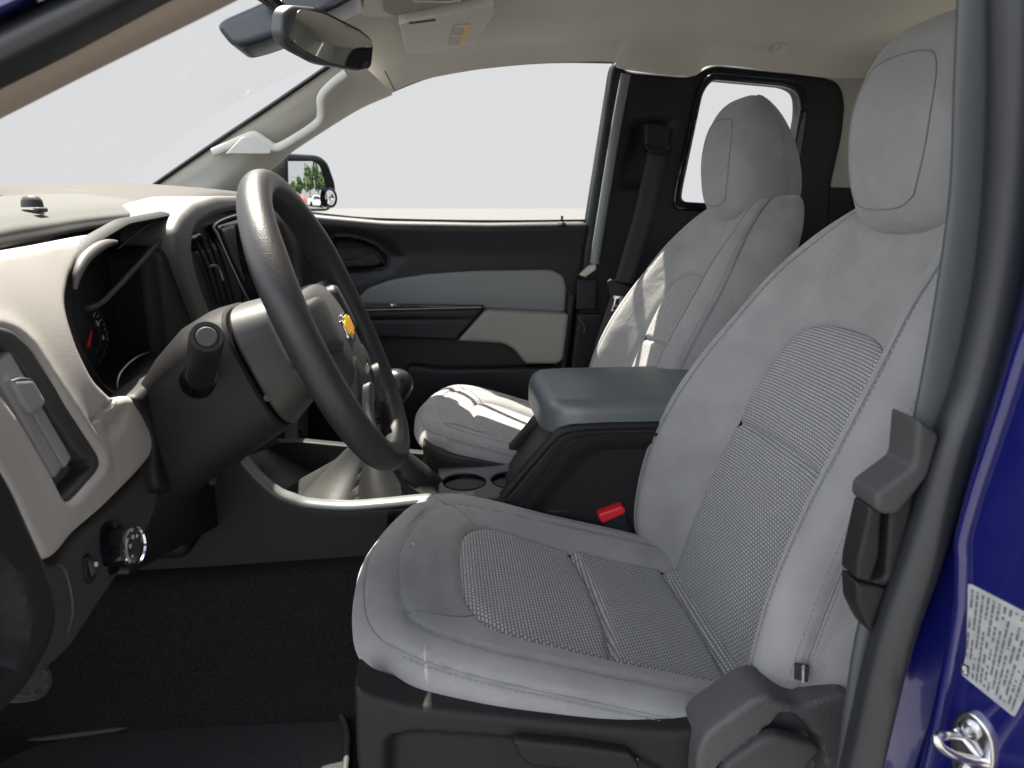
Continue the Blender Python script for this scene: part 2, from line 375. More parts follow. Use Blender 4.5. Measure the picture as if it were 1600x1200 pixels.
# --- windscreen with black border and glass
wsb = [PX(*p) for p in [(-400, 322, -.9), (-200, 312, -.9), (0, 301, -.9), (120, 298, -.9), (236, 293, -.9)]]
wl = [(-.90, .46, .035), (-.915, .8, .04), (-.92, 1.17, .042), (-.91, 1.5, .04), tuple(wsb[2]), tuple(wsb[4])]
tp = tuple(PY(548, 84, 1.74)); hd = [(-.19, .52, .31), (-.175, .85, .35), (-.17, 1.17, .362), (-.175, 1.45, .355), tp]
side = [tuple(Ws[i]) for i in range(1, 6)]
wseal = [(-.9, .46, .035), (-.92, 1.17, .042), tuple(wsb[2]), tuple(wsb[3]), tuple(Ws[1])]
ws = thing('windscreen', 'large curved windscreen glass with thin black border above the dashboard', 'windscreen', (-.6, 1.17, .05))
tube('border_seal', [np.array(p)+(0, 0, .003) for p in wseal], .006, GLOSS, ws, n=8, res=40)
tube('border_seal', [np.array(p)+(-.003, -.004, .003) for p in Ws[1:]], .0055, GLOSS, ws, n=8, res=40)
tube('border_seal', hd, .008, GLOSS, ws, n=8, res=40)
bot = cr(np.array([(-.93, .44, .02), (-.955, .8, .03), (-.96, 1.17, .035), (-.95, 1.6, .04), (-.80, 1.98, .05)]), 24)
top = cr(np.array([(-.21, .50, .335), (-.2, .85, .37), (-.195, 1.17, .38), (-.2, 1.45, .375), (-.21, 1.80, .34)]), 24)
loft('glass_pane', np.array([bot, (bot*.5+top*.5)+np.array((-.02, 0, .02)), top]), GLASS, ws, 20, 24)
# --- near A pillar (top left of view): blue skin, rubber, pale inside
apx = [(-140, 1), (120, 1), (420, 1)]
def band(l0, l1, ys):   # two pixel polylines with depths
    return [np.array([PY(px, py, y) for px, py, y in l]) for l in (l0, l1)]
nA = thing('near_windscreen_pillar', 'out of focus blue pillar with charcoal rubber and pale trim crossing the upper left corner', 'pillar', tuple(PY(0, 150, .5)))
def pband(name, rows_, m):
    loft(name, [[PY(*p) for p in r_] for r_ in rows_], m, nA, 24, 24)
pband('pale_trim', [[(-300, 336, .50), (0, 186, .50), (150, 110, .50), (372, 0, .5), (560, -100, .5)], [(-300, 320, .485), (0, 160, .485), (140, 92, .485), (330, -4, .485), (500, -90, .485)], [(-300, 282, .475), (0, 133, .475), (120, 73, .475), (262, 0, .475), (460, -100, .475)]], mat('pillar_inside', (.30, .25, .21), .6))
pband('rubber_seal', [[(-300, 290, .474), (0, 140, .474), (120, 80, .474), (270, 0, .474), (460, -96, .474)], [(-300, 250, .450), (0, 100, .450), (110, 45, .450), (200, 0, .45), (400, -100, .45)], [(-300, 200, .447), (0, 50, .447), (60, 20, .447), (105, 0, .447), (300, -90, .447)], [(-300, 175, .46), (0, 34, .46), (50, 8, .46), (76, -4, .46), (280, -90, .46)]], RUBBER)
pband('painted_skin', [[(-300, 180, .462), (0, 38, .462), (60, 6, .462), (76, -4, .462), (280, -90, .462)], [(-300, 150, .44), (0, 18, .44), (40, -4, .44), (60, -14, .44), (260, -110, .44)], [(-300, 110, .44), (0, -20, .44), (40, -40, .44), (60, -50, .44), (260, -150, .44)], [(-300, -100, .47), (0, -200, .47), (40, -220, .47), (60, -230, .47), (260, -300, .47)]], BLUE)
# roof rail on the near side (keeps the sun off, like the real one)
tube('roof_rail', [(-.30, .50, .23), (-.19, .49, .33), (.1, .475, .385), (.5, .47, .395), (1.2, .47, .37)], .04, BLUE, tb, n=12, res=24)
# --- near B pillar: flat grey trim, weather strip tube, blue jamb
nB = thing('near_door_jamb', 'glossy blue door jamb with thick rubber weatherstrip filling the right edge', 'door jamb', tuple(PY(1430, 1150, .45)))
tcl = [(1592, -420), (1590, -60), (1588, 0), (1586, 150), (1578, 300), (1560, 450), (1526, 600), (1490, 700), (1440, 860), (1391, 1005), (1345, 1200), (1328, 1270)]
TC = np.array([PY(x, y, .45) for x, y in tcl])
tube('weatherstrip', TC, .0150, RUBBER, nB, n=28, res=90)
l1 = [(1508, -420), (1499, -60), (1496, 0), (1490, 150), (1484, 300), (1464, 450), (1438, 600), (1416, 700), (1374, 860), (1335, 1005), (1309, 1195), (1300, 1270)]
rows = [[PY(x+40, y, .58) for x, y in l1], [PY(x+3, y, .485) for x, y in l1], [PY(x, y, .472) for x, y in l1], [PY(x+6, y, .466) for x, y in l1], [PY(x*.5+t[0]*.5, y, .462) for (x, y), t in zip(l1, tcl)], [PY(t[0]+10, t[1], .462) for t in tcl]]
loft('pillar_trim', rows, GREYT, nB, 60, 60, label='charcoal grey inner pillar trim')
JP = Plane(PY(1560, 1000, .40), np.cross(PY(1640, 1000, .375)-PY(1510, 1000, .425), PY(1560, 1150, .40)-PY(1560, 900, .40)))
if JP.n[1] > 0: JP = Plane(JP.o, -JP.n)
rid = [(1850, -420), (1760, -60), (1720, 150), (1670, 350), (1606, 520), (1574, 620), (1549, 695), (1524, 770), (1505, 840), (1505, 871), (1504, 910), (1500, 958), (1478, 1069), (1449, 1195), (1430, 1270)]
RD = [JP(np.array([JP.pix(*p)]), [0])[0] for p in rid]
tube('jamb_ridge', [p+JP.n*.001 for p in RD], .0045, BLUE, nB, n=12, res=60)
panel('jamb_face', JP, [(1430, 1275), (1449, 1195), (1478, 1069), (1500, 958), (1505, 880), (1505, 840), (1524, 770), (1549, 695), (1574, 620), (1606, 520), (1670, 350), (1720, 150), (1760, -60), (1850, -420), (2300, -420), (2300, 1275)], BLUE, nB, rad=.004, edge=.003, thick=.01, step=.02)
rows = [[PY(t[0]-10, t[1], .463) for t in tcl], [PY(t[0]+25, t[1], .464) for t in tcl], [PY(t[0]+60 if t[1] < 400 else t[0]+45+max(0, (t[1]-500))*.02, t[1], .458) for t in tcl]]
rr = []
for t in tcl:
    # ridge position at this image height
    ys = [p[1] for p in rid]; xs = [p[0] for p in rid]; rx = np.interp(t[1], ys, xs); rr.append(JP(np.array([JP.pix(rx, t[1])]), [-.004])[0])
rows = [rows[0], rows[1], (np.array(rows[1])*.5+np.array(rr)*.5)+np.array((0, .006, 0)), np.array(rr)+np.array((0, .003, 0)), rr]
loft('jamb_recess', rows, BLUE, nB, 40, 60)
box('rear_side_panel', (.42, .47, -.86), (1.2, .50, .38), BLUE, tb, .004)
# door pull on the near pillar
dpull = thing('door_pull', 'black slotted door release handle on the near pillar behind the driver seat', 'door handle', tuple(PY(1380, 950, .47)))
yp = YP(.452)
panel('cover', yp, [(1427, 650), (1462, 676), (1443, 740), (1428, 760), (1395, 800), (1372, 800), (1360, 790), (1362, 768), (1420, 725)], DARK3, dpull, rad=.004, edge=.004, thick=.03, step=.004, h0=.006)
panel('grip', yp, [(1360, 792), (1375, 797), (1430, 765), (1425, 800), (1400, 900), (1385, 918), (1338, 906), (1340, 880)], DARK2, dpull, holes=[[(1379, 802), (1391, 800), (1384, 903), (1362, 908), (1375, 870)]], rad=.003, edge=.003, thick=.02, step=.004)
box('slot_back', tuple(PY(1355, 915, .49)), tuple(PY(1400, 795, .492)), GLOSS, dpull, 0)
panel('lower_cover', yp, [(1338, 910), (1386, 920), (1362, 992), (1352, 975), (1340, 950)], DARK2, dpull, rad=.003, edge=.003, thick=.02, step=.004)
# striker
st = thing('door_striker', 'bright zinc door striker loop bolted to the blue jamb', 'striker', tuple(JP(np.array([JP.pix(1520, 1170)]), [0])[0]))
jp = lambda x, y, h=0: JP(np.array([JP.pix(x, y)]), [h])[0]
panel('striker_plate', JP, [(1490, 1140), (1498, 1115), (1515, 1107), (1535, 1120), (1555, 1150), (1558, 1190), (1545, 1235), (1510, 1230), (1490, 1190)], STEEL, st, rad=.008, edge=.0015, thick=.004, h0=.004, step=.006)
for (a, b) in ((1521, 1136), (1513, 1205)):
    s_ = lathe('bolt', jp(a, b, .004), JP.n, [(.0075, 0), (.0075, .002), (.006, .003), (.0045, .003), (.004, .0015), (0, .0015)], STEEL, st, n=24)
yA = float(jp(1500, 1150)[1])
tube('loop', [jp(1506, 1150, .003), PY(1492, 1150, yA-.014), PY(1474, 1149, yA-.032), PY(1464, 1155, yA-.038), PY(1470, 1168, yA-.038), PY(1490, 1180, yA-.034), PY(1520, 1188, yA-.022), jp(1547, 1190, .003)], .0034, CHROME, st, n=14, res=60)
tube('plate_rib', [jp(1500, 1134, .0055), jp(1522, 1158, .0065), jp(1545, 1192, .0055)], .0022, STEEL, st, n=10, res=20)
# certification label
cl = thing('certification_label', 'silver grey information sticker with black print on the blue jamb', 'label', tuple(jp(1500, 1060)))
panel('sticker', JP, [(1514, 910), (1640, 975), (1625, 1045), (1586, 1120), (1503, 1053), (1511, 1020)], LABEL, cl, rad=.002, edge=0, thick=.0006, h0=.0009, step=.01)
a0 = np.array(JP.pix(1514, 910)); a1 = np.array(JP.pix(1640, 975)); b0 = np.array(JP.pix(1503, 1053)); b1 = np.array(JP.pix(1586, 1120))
V = []; Fc = []; rnd = random.Random(3)
for c in range(13):
    u = .05+c*.072; k = .04
    while k < .93:
        l = rnd.choice([.02, .035, .05, .07, .1]); 
        if rnd.random() < .25 or (c < 2 and k > .75): k += l; continue
        e = min(k+l, .95); q = []
        for (uu, vv) in ((u, k), (u+.036, k), (u+.036, e), (u, e)):
            q.append((a0*(1-uu)+a1*uu)*(1-vv)+(b0*(1-uu)+b1*uu)*vv)
        n0 = len(V); V += list(JP(np.array(q), [.0012]*4)); Fc.append((n0, n0+1, n0+2, n0+3)); k = e+.012
mk('print', V, Fc, mat('grey_ink', (.10, .10, .11), .6), cl)
textmesh('logo_mark', 'GM', .004, JP, JP.pix(1511, 1044), WHITE, cl, ang=-1.4, h=.0028)
panel('logo_block', JP, [(1505, 1034), (1517, 1040), (1515, 1055), (1504, 1048)], INK, cl, rad=.0005, edge=0, thick=.0003, h0=.0024, step=.002)

# ================================================================== PASSENGER DOOR
yd_ = 1.95; DP = YP(yd_)
pd = thing('passenger_door', 'far passenger door with black trim panel, grey insert, armrest and big side window', 'door', tuple(PY(700, 800, 1.97)))
def drel(V, d):
    top = np.array([DP.pix(x, y) for x, y in [(430, 322), (500, 335), (600, 345), (760, 348), (918, 346)]])
    dt = sdist(V, top, False)
    sc_ = np.array([DP.pix(x, y) for x, y in [(470, 350), (560, 352), (610, 370), (640, 400), (620, 430), (560, 450), (470, 450)]])
    k = inside(V, sc_); ds = sdist(V, sc_)
    hs = np.array(fillet([DP.pix(x, y) for x, y in [(520, 368), (560, 372), (590, 384), (606, 405), (604, 418), (560, 422), (510, 422)]], .02)); kh = inside(V, hs); dh = sdist(V, hs)
    return .02*ss(.09, .0, dt)-.012*np.where(k, ss(0, .04, ds), 0)-.02*np.where(kh, ss(0, .012, dh), 0)+.006*np.exp(-(dh/.005)**2)
panel('door_trim', DP, [(300, 322), (430, 326), (500, 336), (600, 345), (760, 348), (918, 346), (922, 365), (917, 430), (905, 470), (890, 560), (880, 720), (860, 900), (400, 900), (300, 700)], DARK, pd, rad=.02, edge=.022, thick=.06, step=.0055, relief=drel)
panel('upper_insert', DP, [(556, 468), (575, 450), (610, 437), (665, 428), (740, 423), (860, 421), (880, 430), (885, 452), (883, 488), (752, 482), (745, 479), (556, 476)], DGREY, pd, rad=.012, edge=.008, thick=.03, h0=.012, step=.008)
panel('armrest', DP, [(757, 481), (884, 487), (876, 556), (866, 563), (818, 563), (800, 541), (784, 532), (714, 528)], mat('door_armrest_vinyl', (.20, .195, .18), .6, 700, .4), pd, rad=.008, edge=.012, thick=.07, h0=.055, step=.006, label='grey padded door armrest')
panel('pull_rail', DP, [(540, 483), (754, 479), (712, 527), (540, 523)], DARK, pd, rad=.004, edge=.008, thick=.05, h0=.045, step=.006, relief=lambda V, d: -.006*np.exp(-((V[:, 1]-DP.pix(650, 495)[1])/.004)**2))
panel('switch_plate', DP, [(560, 473), (755, 475), (752, 480), (560, 482)], GLOSS, pd, rad=.002, edge=.002, thick=.02, h0=.036, step=.01)
tube('rail_trim', [PY(540, 485, yd_-.05), PY(752, 480, yd_-.05)], .002, mat('dark_satin', (.2, .22, .23), .3, metal=.6), pd, n=6)
lathe('switch', PY(613, 477, yd_-.04), (0, 0, 1), [(.012, 0), (.011, .004), (0, .005)], SILVER, pd, n=20)
panel('map_pocket', DP, [(636, 566), (700, 572), (868, 569), (862, 760), (700, 780), (620, 640)], DARK, pd, rad=.02, edge=.012, thick=.04, h0=.035, step=.01)
panel('inside_handle', DP, [(536, 407), (566, 404), (572, 397), (588, 397), (597, 410), (590, 415), (536, 418)], DARK2, pd, rad=.004, edge=.004, thick=.016, h0=.006, step=.004)
lathe('lock_knob', PY(878, 352, yd_-.012), (0, 0, 1), [(.013, 0), (.010, .006), (.0035, .009), (.003, .02), (.0035, .024), (0, .025)], DARK2, pd, n=16)
# window glass + frame
panel('window_glass', YP(1.99), [(300, 360), (924, 360), (965, 85), (800, 85), (640, 112), (430, 240), (330, 300)], GLASS, pd, rad=.005, edge=0, thick=.004, step=.05, h0=.0)
tube('belt_seal', [PY(x, y, 1.975) for x, y in [(440, 327), (520, 337), (600, 343), (760, 346), (915, 345)]], .004, GLOSS, pd, n=8, res=30)
tube('window_frame', [PY(x, y, 1.975) for x, y in [(918, 346), (940, 225), (962, 100)]], .009, GLOSS, pd, n=8, res=20)
tube('window_frame', [PY(x, y, 1.965) for x, y in [(926, 346), (947, 225), (968, 106)]], .004, RUBBER, pd, n=8, res=20)
tube('window_frame', [PY(x, y, 2.0) for x, y in [(410, 268), (450, 232), (530, 178), (600, 142), (680, 112), (780, 97), (870, 91), (965, 92)]], .012, DARK, pd, n=8, res=40)
panel('mirror_sail', YP(1.985), [(395, 335), (418, 262), (448, 240), (450, 322), (440, 335)], DARK, pd, rad=.006, edge=.004, thick=.015, step=.02)

# ================================================================== FAR REAR DOOR (extended cab)
rd = thing('rear_access_door', 'black inner panel of the far rear half door with small rounded window', 'door', tuple(PY(1000, 640, 1.95)))
RP = YP(1.94)
panel('door_panel', RP, [(958, 98), (968, 96), (978, 110), (1078, 118), (1112, 99), (1290, 117), (1315, 130), (1323, 160), (1318, 210), (1300, 290), (1296, 420), (1260, 700), (860, 700), (884, 600), (905, 470), (918, 350)], DARK, rd, holes=[[(1096, 142), (1112, 122), (1232, 133), (1251, 143), (1253, 172), (1228, 326), (1062, 318), (1064, 296)]], rad=.025, edge=.012, thick=.05, step=.012,
      relief=lambda V, d: -.018*np.where(inside(V, [RP.pix(x, y) for x, y in [(985, 180), (1062, 180), (1030, 300), (965, 300)]]), 1, 0)*ss(0, .03, sdist(V, [RP.pix(x, y) for x, y in [(985, 180), (1062, 180), (1030, 300), (965, 300)]])))
panel('window_glass', YP(1.985), [(1040, 330), (1240, 330), (1270, 130), (1085, 110)], GLASS, rd, rad=.01, edge=0, thick=.004, step=.05)
panel('window_frame', YP(1.93), [(1090, 142), (1108, 113), (1240, 125), (1262, 140), (1262, 180), (1238, 336), (1052, 328), (1054, 300)], GLOSS, rd, holes=[[(1099, 144), (1114, 124), (1230, 135), (1249, 145), (1251, 172), (1226, 323), (1065, 315), (1067, 296)]], rad=.02, edge=.004, thick=.012, step=.012)
tube('front_edge_trim', [PY(x, y, 1.915) for x, y in [(978, 116), (965, 185), (948, 290), (932, 390), (929, 412)]], .0095, mat('greenish_grey_trim', (.16, .18, .17), .45, 900, .3), rd, n=10, res=30, flat=1.4)
panel('latch_cap', YP(1.91), [(906, 430), (922, 415), (932, 413), (932, 421), (915, 433)], mat('pale_cap', (.45, .44, .38), .5), rd, rad=.003, edge=.003, thick=.02, step=.004)
panel('latch_housing', YP(1.92), [(902, 437), (934, 437), (932, 484), (900, 484)], DARK, rd, rad=.004, edge=.004, thick=.03, step=.008)
panel('lower_trim', YP(1.92), [(902, 490), (945, 490), (935, 560), (915, 640), (885, 640)], DARK, rd, rad=.004, edge=.006, thick=.03, step=.01)
tube('release_cable', [PY(x, y, 1.912) for x, y in [(904, 497), (908, 502), (914, 512), (912, 520)]], .003, DARK3, rd, n=8, res=14)
tube('lower_frame', [PY(x, y, 1.93) for x, y in [(893, 460), (884, 540), (872, 640)]], .012, DARK2, rd, n=8, res=14)
panel('quarter_trim', YP(1.97), [(1290, 60), (1520, 60), (1520, 700), (1250, 700)], LINER, tb, rad=.01, edge=0, thick=.02, step=.05)
panel('quarter_trim_lower', YP(1.955), [(1290, 292), (1520, 300), (1520, 700), (1250, 700)], DARK, tb, rad=.01, edge=.004, thick=.02, step=.05)
# seat belt on the far pillar
sb = thing('passenger_seat_belt', 'black seat belt hanging from the far pillar with steel latch plate', 'seat belt', tuple(PY(930, 600, 1.86)))
def strap(pts, wd, m, nm, par):
    A = [PY(x-wd/2, y, d) for x, y, d in pts]; B = [PY(x+wd/2, y+wd*.12, d) for x, y, d in pts]
    return loft(nm, [A, B], m, par, 4, 40, thick=.0015)
strap([(1029, 232, 1.90), (1003, 345, 1.87), (975, 440, 1.85)], 30, WEB, 'webbing', sb)
strap([(972, 462, 1.85), (945, 545, 1.85), (928, 640, 1.85)], 34, WEB, 'webbing', sb)
panel('anchor_cover', YP(1.905), [(1008, 192), (1026, 194), (1048, 200), (1045, 238), (1022, 240), (1008, 226)], DARK2, sb, rad=.006, edge=.006, thick=.03, step=.005)
tube('guide_loop', [PY(x, y, 1.885) for x, y in [(1008, 226), (1018, 236), (1036, 238), (1050, 232)]], .006, GLOSS, sb, n=8, res=16)
panel('tongue_cover', YP(1.84), [(950, 440), (955, 436), (992, 452), (985, 468), (953, 462)], DARK, sb, rad=.003, edge=.003, thick=.015, step=.004)
panel('latch_plate', YP(1.835), [(957, 461), (977, 464), (974, 470), (968, 488), (955, 486), (960, 470)], STEEL, sb, holes=[[(963, 467), (969, 467), (967, 477), (961, 476)], [(960, 479), (966, 480), (964, 484), (959, 483)]], rad=.0015, edge=.0006, thick=.003, step=.003)

# ================================================================== OVERHEAD
vz = .345; VP = Plane((0, 0, vz), (0, 0, -1), (0, 1, 0))
vi = thing('sun_visor', 'pale folded passenger sun visor with yellow and white warning label', 'sun visor', tuple(PZ(690, 45, vz)))
panel('visor_panel', VP, [(624, 36), (640, 32), (772, 6), (776, 14), (744, 62), (704, 72), (676, 80), (633, 79)], PILLAR, vi, rad=.012, edge=.007, thick=.02, step=.008, h0=.008)
panel('visor_flap', VP, [(622, 26), (632, 22), (772, -6), (776, 8), (640, 37), (628, 38)], PILLAR, vi, rad=.006, edge=.004, thick=.02, step=.008, h0=.015)
tube('hinge_slot', [PZ(640, 36, vz-.016), PZ(680, 31, vz-.016)], .0022, mat('slot_shadow', (.08, .07, .06), .8), vi, n=6)
panel('warning_label', VP, [(709, 32), (735, 29), (722, 64), (697, 66)], PALE, vi, rad=.001, edge=0, thick=.0004, h0=.0092, step=.02)
panel('warning_stripe', VP, [(728, 30), (735, 29), (725, 62), (718, 63)], YEL, vi, rad=.001, edge=0, thick=.0003, h0=.0098, step=.02)
V = []; Fc = []
for k in range(5):
    for (f0, f1) in ((.06, .42), (.5, .62), (.66, .94)):
        p0 = np.array(VP.pix(710+k*3.6, 33)); p1 = np.array(VP.pix(699+k*3.6, 65)); a = p0+(p1-p0)*f0; b = p0+(p1-p0)*f1; wv = np.array(VP.pix(711.3+k*3.6, 33))-p0
        n0 = len(V); V += list(VP(np.array([a, b, b+wv, a+wv]), [.0097]*4)); Fc.append((n0, n0+1, n0+2, n0+3))
mk('label_print', V, Fc, mat('brown_ink', (.25, .22, .18), .7), vi)
ov = thing('overhead_console', 'pale overhead lamp console at the top centre of the windscreen', 'overhead console', tuple(PZ(650, 5, .36)))
panel('console_body', Plane((0, 0, .355), (0, 0, -1), (0, 1, 0)), [(540, -40), (552, 16), (576, 26), (610, 24), (660, 16), (790, -12), (800, -60), (700, -90), (560, -90)], LINER, ov, rad=.015, edge=.012, thick=.05, step=.01, h0=.005)
panel('console_recess', Plane((0, 0, .345), (0, 0, -1), (0, 1, 0)), [(592, -40), (598, 14), (618, 21), (660, 12), (780, -14), (780, -60)], mat('overhead_brown_trim', (.25, .21, .19), .6), ov, rad=.012, edge=.006, thick=.01, step=.01, h0=.006)  # brown-grey face plate, darker than the console body
tube('lens_edge', [PZ(645, 2, .335), PZ(700, 3, .335), PZ(720, 1, .335)], .0015, PALE, ov, n=6)
ch = thing('coat_hook', 'small pale folding coat hook on the headliner above the far rear window', 'coat hook', tuple(PY(1217, 75, 1.80)))
panel('hook', Plane(PY(1217, 75, 1.80), (-.1, -1, -.5)), [(1213, 62), (1224, 59), (1230, 62), (1230, 75), (1222, 88), (1204, 86), (1204, 80)], LINER, ch, rad=.004, edge=.005, thick=.03, step=.004, h0=.008)
tube('hook_arm', [PY(1210, 82, 1.775), PY(1220, 72, 1.77), PY(1228, 62, 1.775)], .003, PILLAR, ch, n=8, res=12)
# rear-view mirror
MC0 = PY(515, 60, 1.2); MP = Plane(MC0, (.9, -.44, -.12))
rm = thing('rear_view_mirror', 'black framed inside rear view mirror hanging at the windscreen top', 'mirror', tuple(MC0))
gl = [(459, 22), (468, 13), (505, 22), (560, 50), (581, 66), (577, 106), (560, 108), (510, 97), (476, 80), (455, 64)]
panel('housing', MP, [(444, 20), (458, 8), (500, 12), (565, 45), (585, 62), (582, 108), (562, 112), (505, 101), (462, 78), (442, 60)], mat('mirror_housing', (.05, .052, .055), .35), rm, rad=.012, edge=.007, thick=.02, step=.006)
panel('mirror_glass', MP, gl, MIR, rm, rad=.01, edge=0, thick=.003, h0=.003, step=.02)
tube('stem', [MC0+(-.03, 0, .0), MC0+(-.07, 0, .04), MC0+(-.10, -.01, .06)], .01, GLOSS, rm, n=10, res=10)
sh = thing('sensor_housing', 'dark glossy sensor housing fixed on the windscreen behind the mirror', 'sensor housing', tuple(PY(430, 35, 1.12)))
panel('shell', YP(1.24), [(336, 40), (350, 27), (400, 5), (455, -20), (560, -60), (560, -8), (530, 8), (500, 22), (445, 50), (400, 66), (372, 73), (360, 70)], mat('tinted_housing', (.035, .043, .055), .25), sh, rad=.012, edge=.008, thick=.09, step=.008)

# ================================================================== DASHBOARD
da = thing('dashboard', 'two tone dashboard with dark top pad, pale bezel and round corner vent', 'dashboard', (-.6, 1.2, -.45))
CPa = R(8); CP = Plane((-.345, 0, -.05), (math.cos(CPa), 0, math.sin(CPa)))
# top pad: front lip traced, then back to the windscreen
lip = [(-500, 520, -.30), (-250, 450, -.33), (-100, 412, -.345), (0, 389, -.36), (60, 376, -.37), (120, 363, -.375), (200, 349, -.385), (262, 337, -.40), (274, 328, -.41)]
lip = [(a, b, c-(.04 if a < 230 else .01)) for a, b, c in lip]
LB = np.array([PX(*p) for p in lip]); LT = np.array([PX(p[0], p[1]-(36-22*max(0, min(1, p[0]/270))), p[2]-.012) for p in lip])
r0 = LB+np.array((-.03, 0, .0)); r1 = LB; r2 = LB*.5+LT*.5+np.array((.006, 0, 0)); r3 = LT
r4 = LT+np.array((-.06, 0, .012)); r5 = LT+np.array((-.25, 0, .022)); r6 = np.array([(-.82, y, .040) for y in np.linspace(.45, 1.5, 9)]); r7 = np.array([(-.93, y, .034) for y in np.linspace(.45, 1.6, 9)])
loft('top_pad', [r0, r1, r2, r3, r4, r5, r6, r7], mat('dash_top_skin', (.062, .062, .06), .66, 700, .5, .0006, var=.1, vs_=7, spec=.25), da, 70, 60, label='dark grey dashboard top pad')
# right part of the top, pale brow over the centre
q0 = [PX(*p) for p in [(262, 336, -.40), (300, 318, -.40), (335, 307, -.40), (370, 305, -.40), (420, 312, -.40), (475, 335, -.40), (520, 352, -.45), (560, 360, -.5)]]
Q0 = np.array(q0)
loft('upper_dash', [Q0+(.0, 0, -.02), Q0, Q0+np.array((-.05, 0, .012)), Q0+np.array((-.2, 0, .022)), np.array([(-.7, y, .036) for y in np.linspace(1.12, 1.93, 8)]), np.array([(-.93, y, .036) for y in np.linspace(1.15, 1.97, 8)])], mat('upper_dash_plastic', (.05, .049, .045), .65, 700, .5, .0006, var=.06, spec=.2), da, 50, 60)
box('dash_core', (-.95, .50, -.42), (-.52, 1.95, -.06), DARK, da, .03)
# small sensor dome and clip on top
lathe('light_sensor', PX(50, 318, -.45), (0, 0, 1), [(.011, -.004), (.0105, .003), (.008, .007), (.004, .009), (0, .0095)], DARK3, da, n=24)
box('sensor_clip', tuple(PX(66, 326, -.43)+np.array((-.008, -.006, -.004))), tuple(PX(66, 326, -.43)+np.array((.0, .014, .0015))), DARK3, da, .003)
# pale bezel with vent opening
vh = [(-60, 520), (0, 513), (25, 520), (48, 540), (72, 580), (102, 628), (142, 688), (160, 716), (158, 732), (116, 780), (106, 784), (97, 778), (82, 745), (42, 676), (0, 615), (-60, 545)]
bez = [(-260, 440), (-120, 418), (0, 392), (60, 382), (130, 368), (158, 364), (168, 372), (145, 388), (124, 408), (112, 435), (106, 470), (110, 500), (124, 545), (146, 590), (178, 622), (204, 616), (214, 622), (230, 655), (242, 686), (240, 712), (215, 742), (166, 792), (117, 834), (92, 868), (74, 874), (62, 862), (42, 820), (20, 772), (0, 735), (-60, 660), (-260, 520)]
CKV = 1.7
def ch_(v): return -CKV*max(0, v+.13)**2
def cpts(l):          # traced points on the curved bezel surface
    o_ = []
    for p in l:
        h = 0.
        for _ in range(12):
            q = Plane(CP.o+CP.n*h, CP.n).pix(*p); h = .5*h+.5*ch_(q[1])
        o_.append(q)
    return o_
bez_uv, vh_uv = cpts(bez), cpts(vh)
def brel(V, d):
    hole = np.array(vh_uv); dh = sdist(V, hole)
    cut = np.array(CP.pts([(142, 660), (178, 626)])); dc = sdist(V, cut, False)
    pk = np.array(CP.pts([(150, 650), (205, 622), (200, 670), (172, 705)])); ki = inside(V, pk); dk = sdist(V, pk)
    seam = np.array(CP.pts([(142, 660), (172, 700), (182, 735), (180, 775)])); dsm = sdist(V, seam, False)
    return -CKV*np.maximum(0, V[:, 1]+.13)**2+.003*np.exp(-(dh/.015)**2)-.0035*np.exp(-(dc/.0015)**2)-.008*np.where(ki, ss(0, .03, dk), 0)-.002*np.exp(-(dsm/.0012)**2)
panel('pale_bezel', CP, bez_uv, CREAM, da, holes=[vh_uv], px=False, rad=.012, edge=.008, thick=.05, step=.0045, relief=brel, label='pale cream dashboard bezel round the corner vent')
# vent: dark ring, back, louvres
vent = panel('corner_vent', CP, [(-70, 512), (0, 506), (28, 514), (54, 538), (78, 578), (108, 626), (148, 686), (168, 716), (165, 736), (118, 790), (103, 792), (90, 783), (75, 748), (35, 679), (-5, 620), (-70, 560)], DARK3, da, holes=[[(-60, 532), (0, 532), (18, 540), (36, 560), (62, 600), (90, 648), (128, 704), (138, 716), (150, 720), (150, 730), (112, 772), (104, 776), (92, 752), (48, 680), (4, 612), (-60, 560)]], rad=.006, edge=.004, thick=.03, h0=-.003, step=.005)
panel('vent_back', CP, [(-70, 512), (28, 514), (108, 626), (168, 716), (165, 736), (118, 790), (90, 783), (-5, 620), (-70, 560)], mat('vent_duct', (.13, .13, .125), .6, 300, .4), da, rad=.006, edge=0, thick=.01, h0=-.024, step=.02)
for (a, b, c, d_) in ((-24, 560, 86, 752), (-2, 552, 101, 738), (20, 552, 118, 722)):
    pa, pb = np.array(CP.pix(a, b)), np.array(CP.pix(c, d_)); nrm = np.array((-(pb-pa)[1], (pb-pa)[0])); nrm /= np.linalg.norm(nrm)
    panel('vent_louvre', CP, [pa-nrm*.0075, pb-nrm*.0075, pb+nrm*.0075, pa+nrm*.0075], mat('louvre_plastic', (.27, .262, .275), .5, 700, .3), vent, rad=.004, edge=.003, thick=.012, h0=-.007+.003*(a > -20)-.001*(a > 10), step=.006, px=False)
panel('vent_tab', CP, [(18, 594), (50, 592), (72, 628), (66, 638), (50, 648), (36, 630)], mat('louvre_plastic', (.27, .262, .275)), vent, rad=.004, edge=.003, thick=.012, h0=.001, step=.004)
tube('tab_edge', [CP(np.array([CP.pix(*p)]), [-.0005])[0] for p in [(18, 596), (32, 592), (48, 594), (56, 604), (68, 626)]], .0012, SILVER, vent, n=6, res=20)
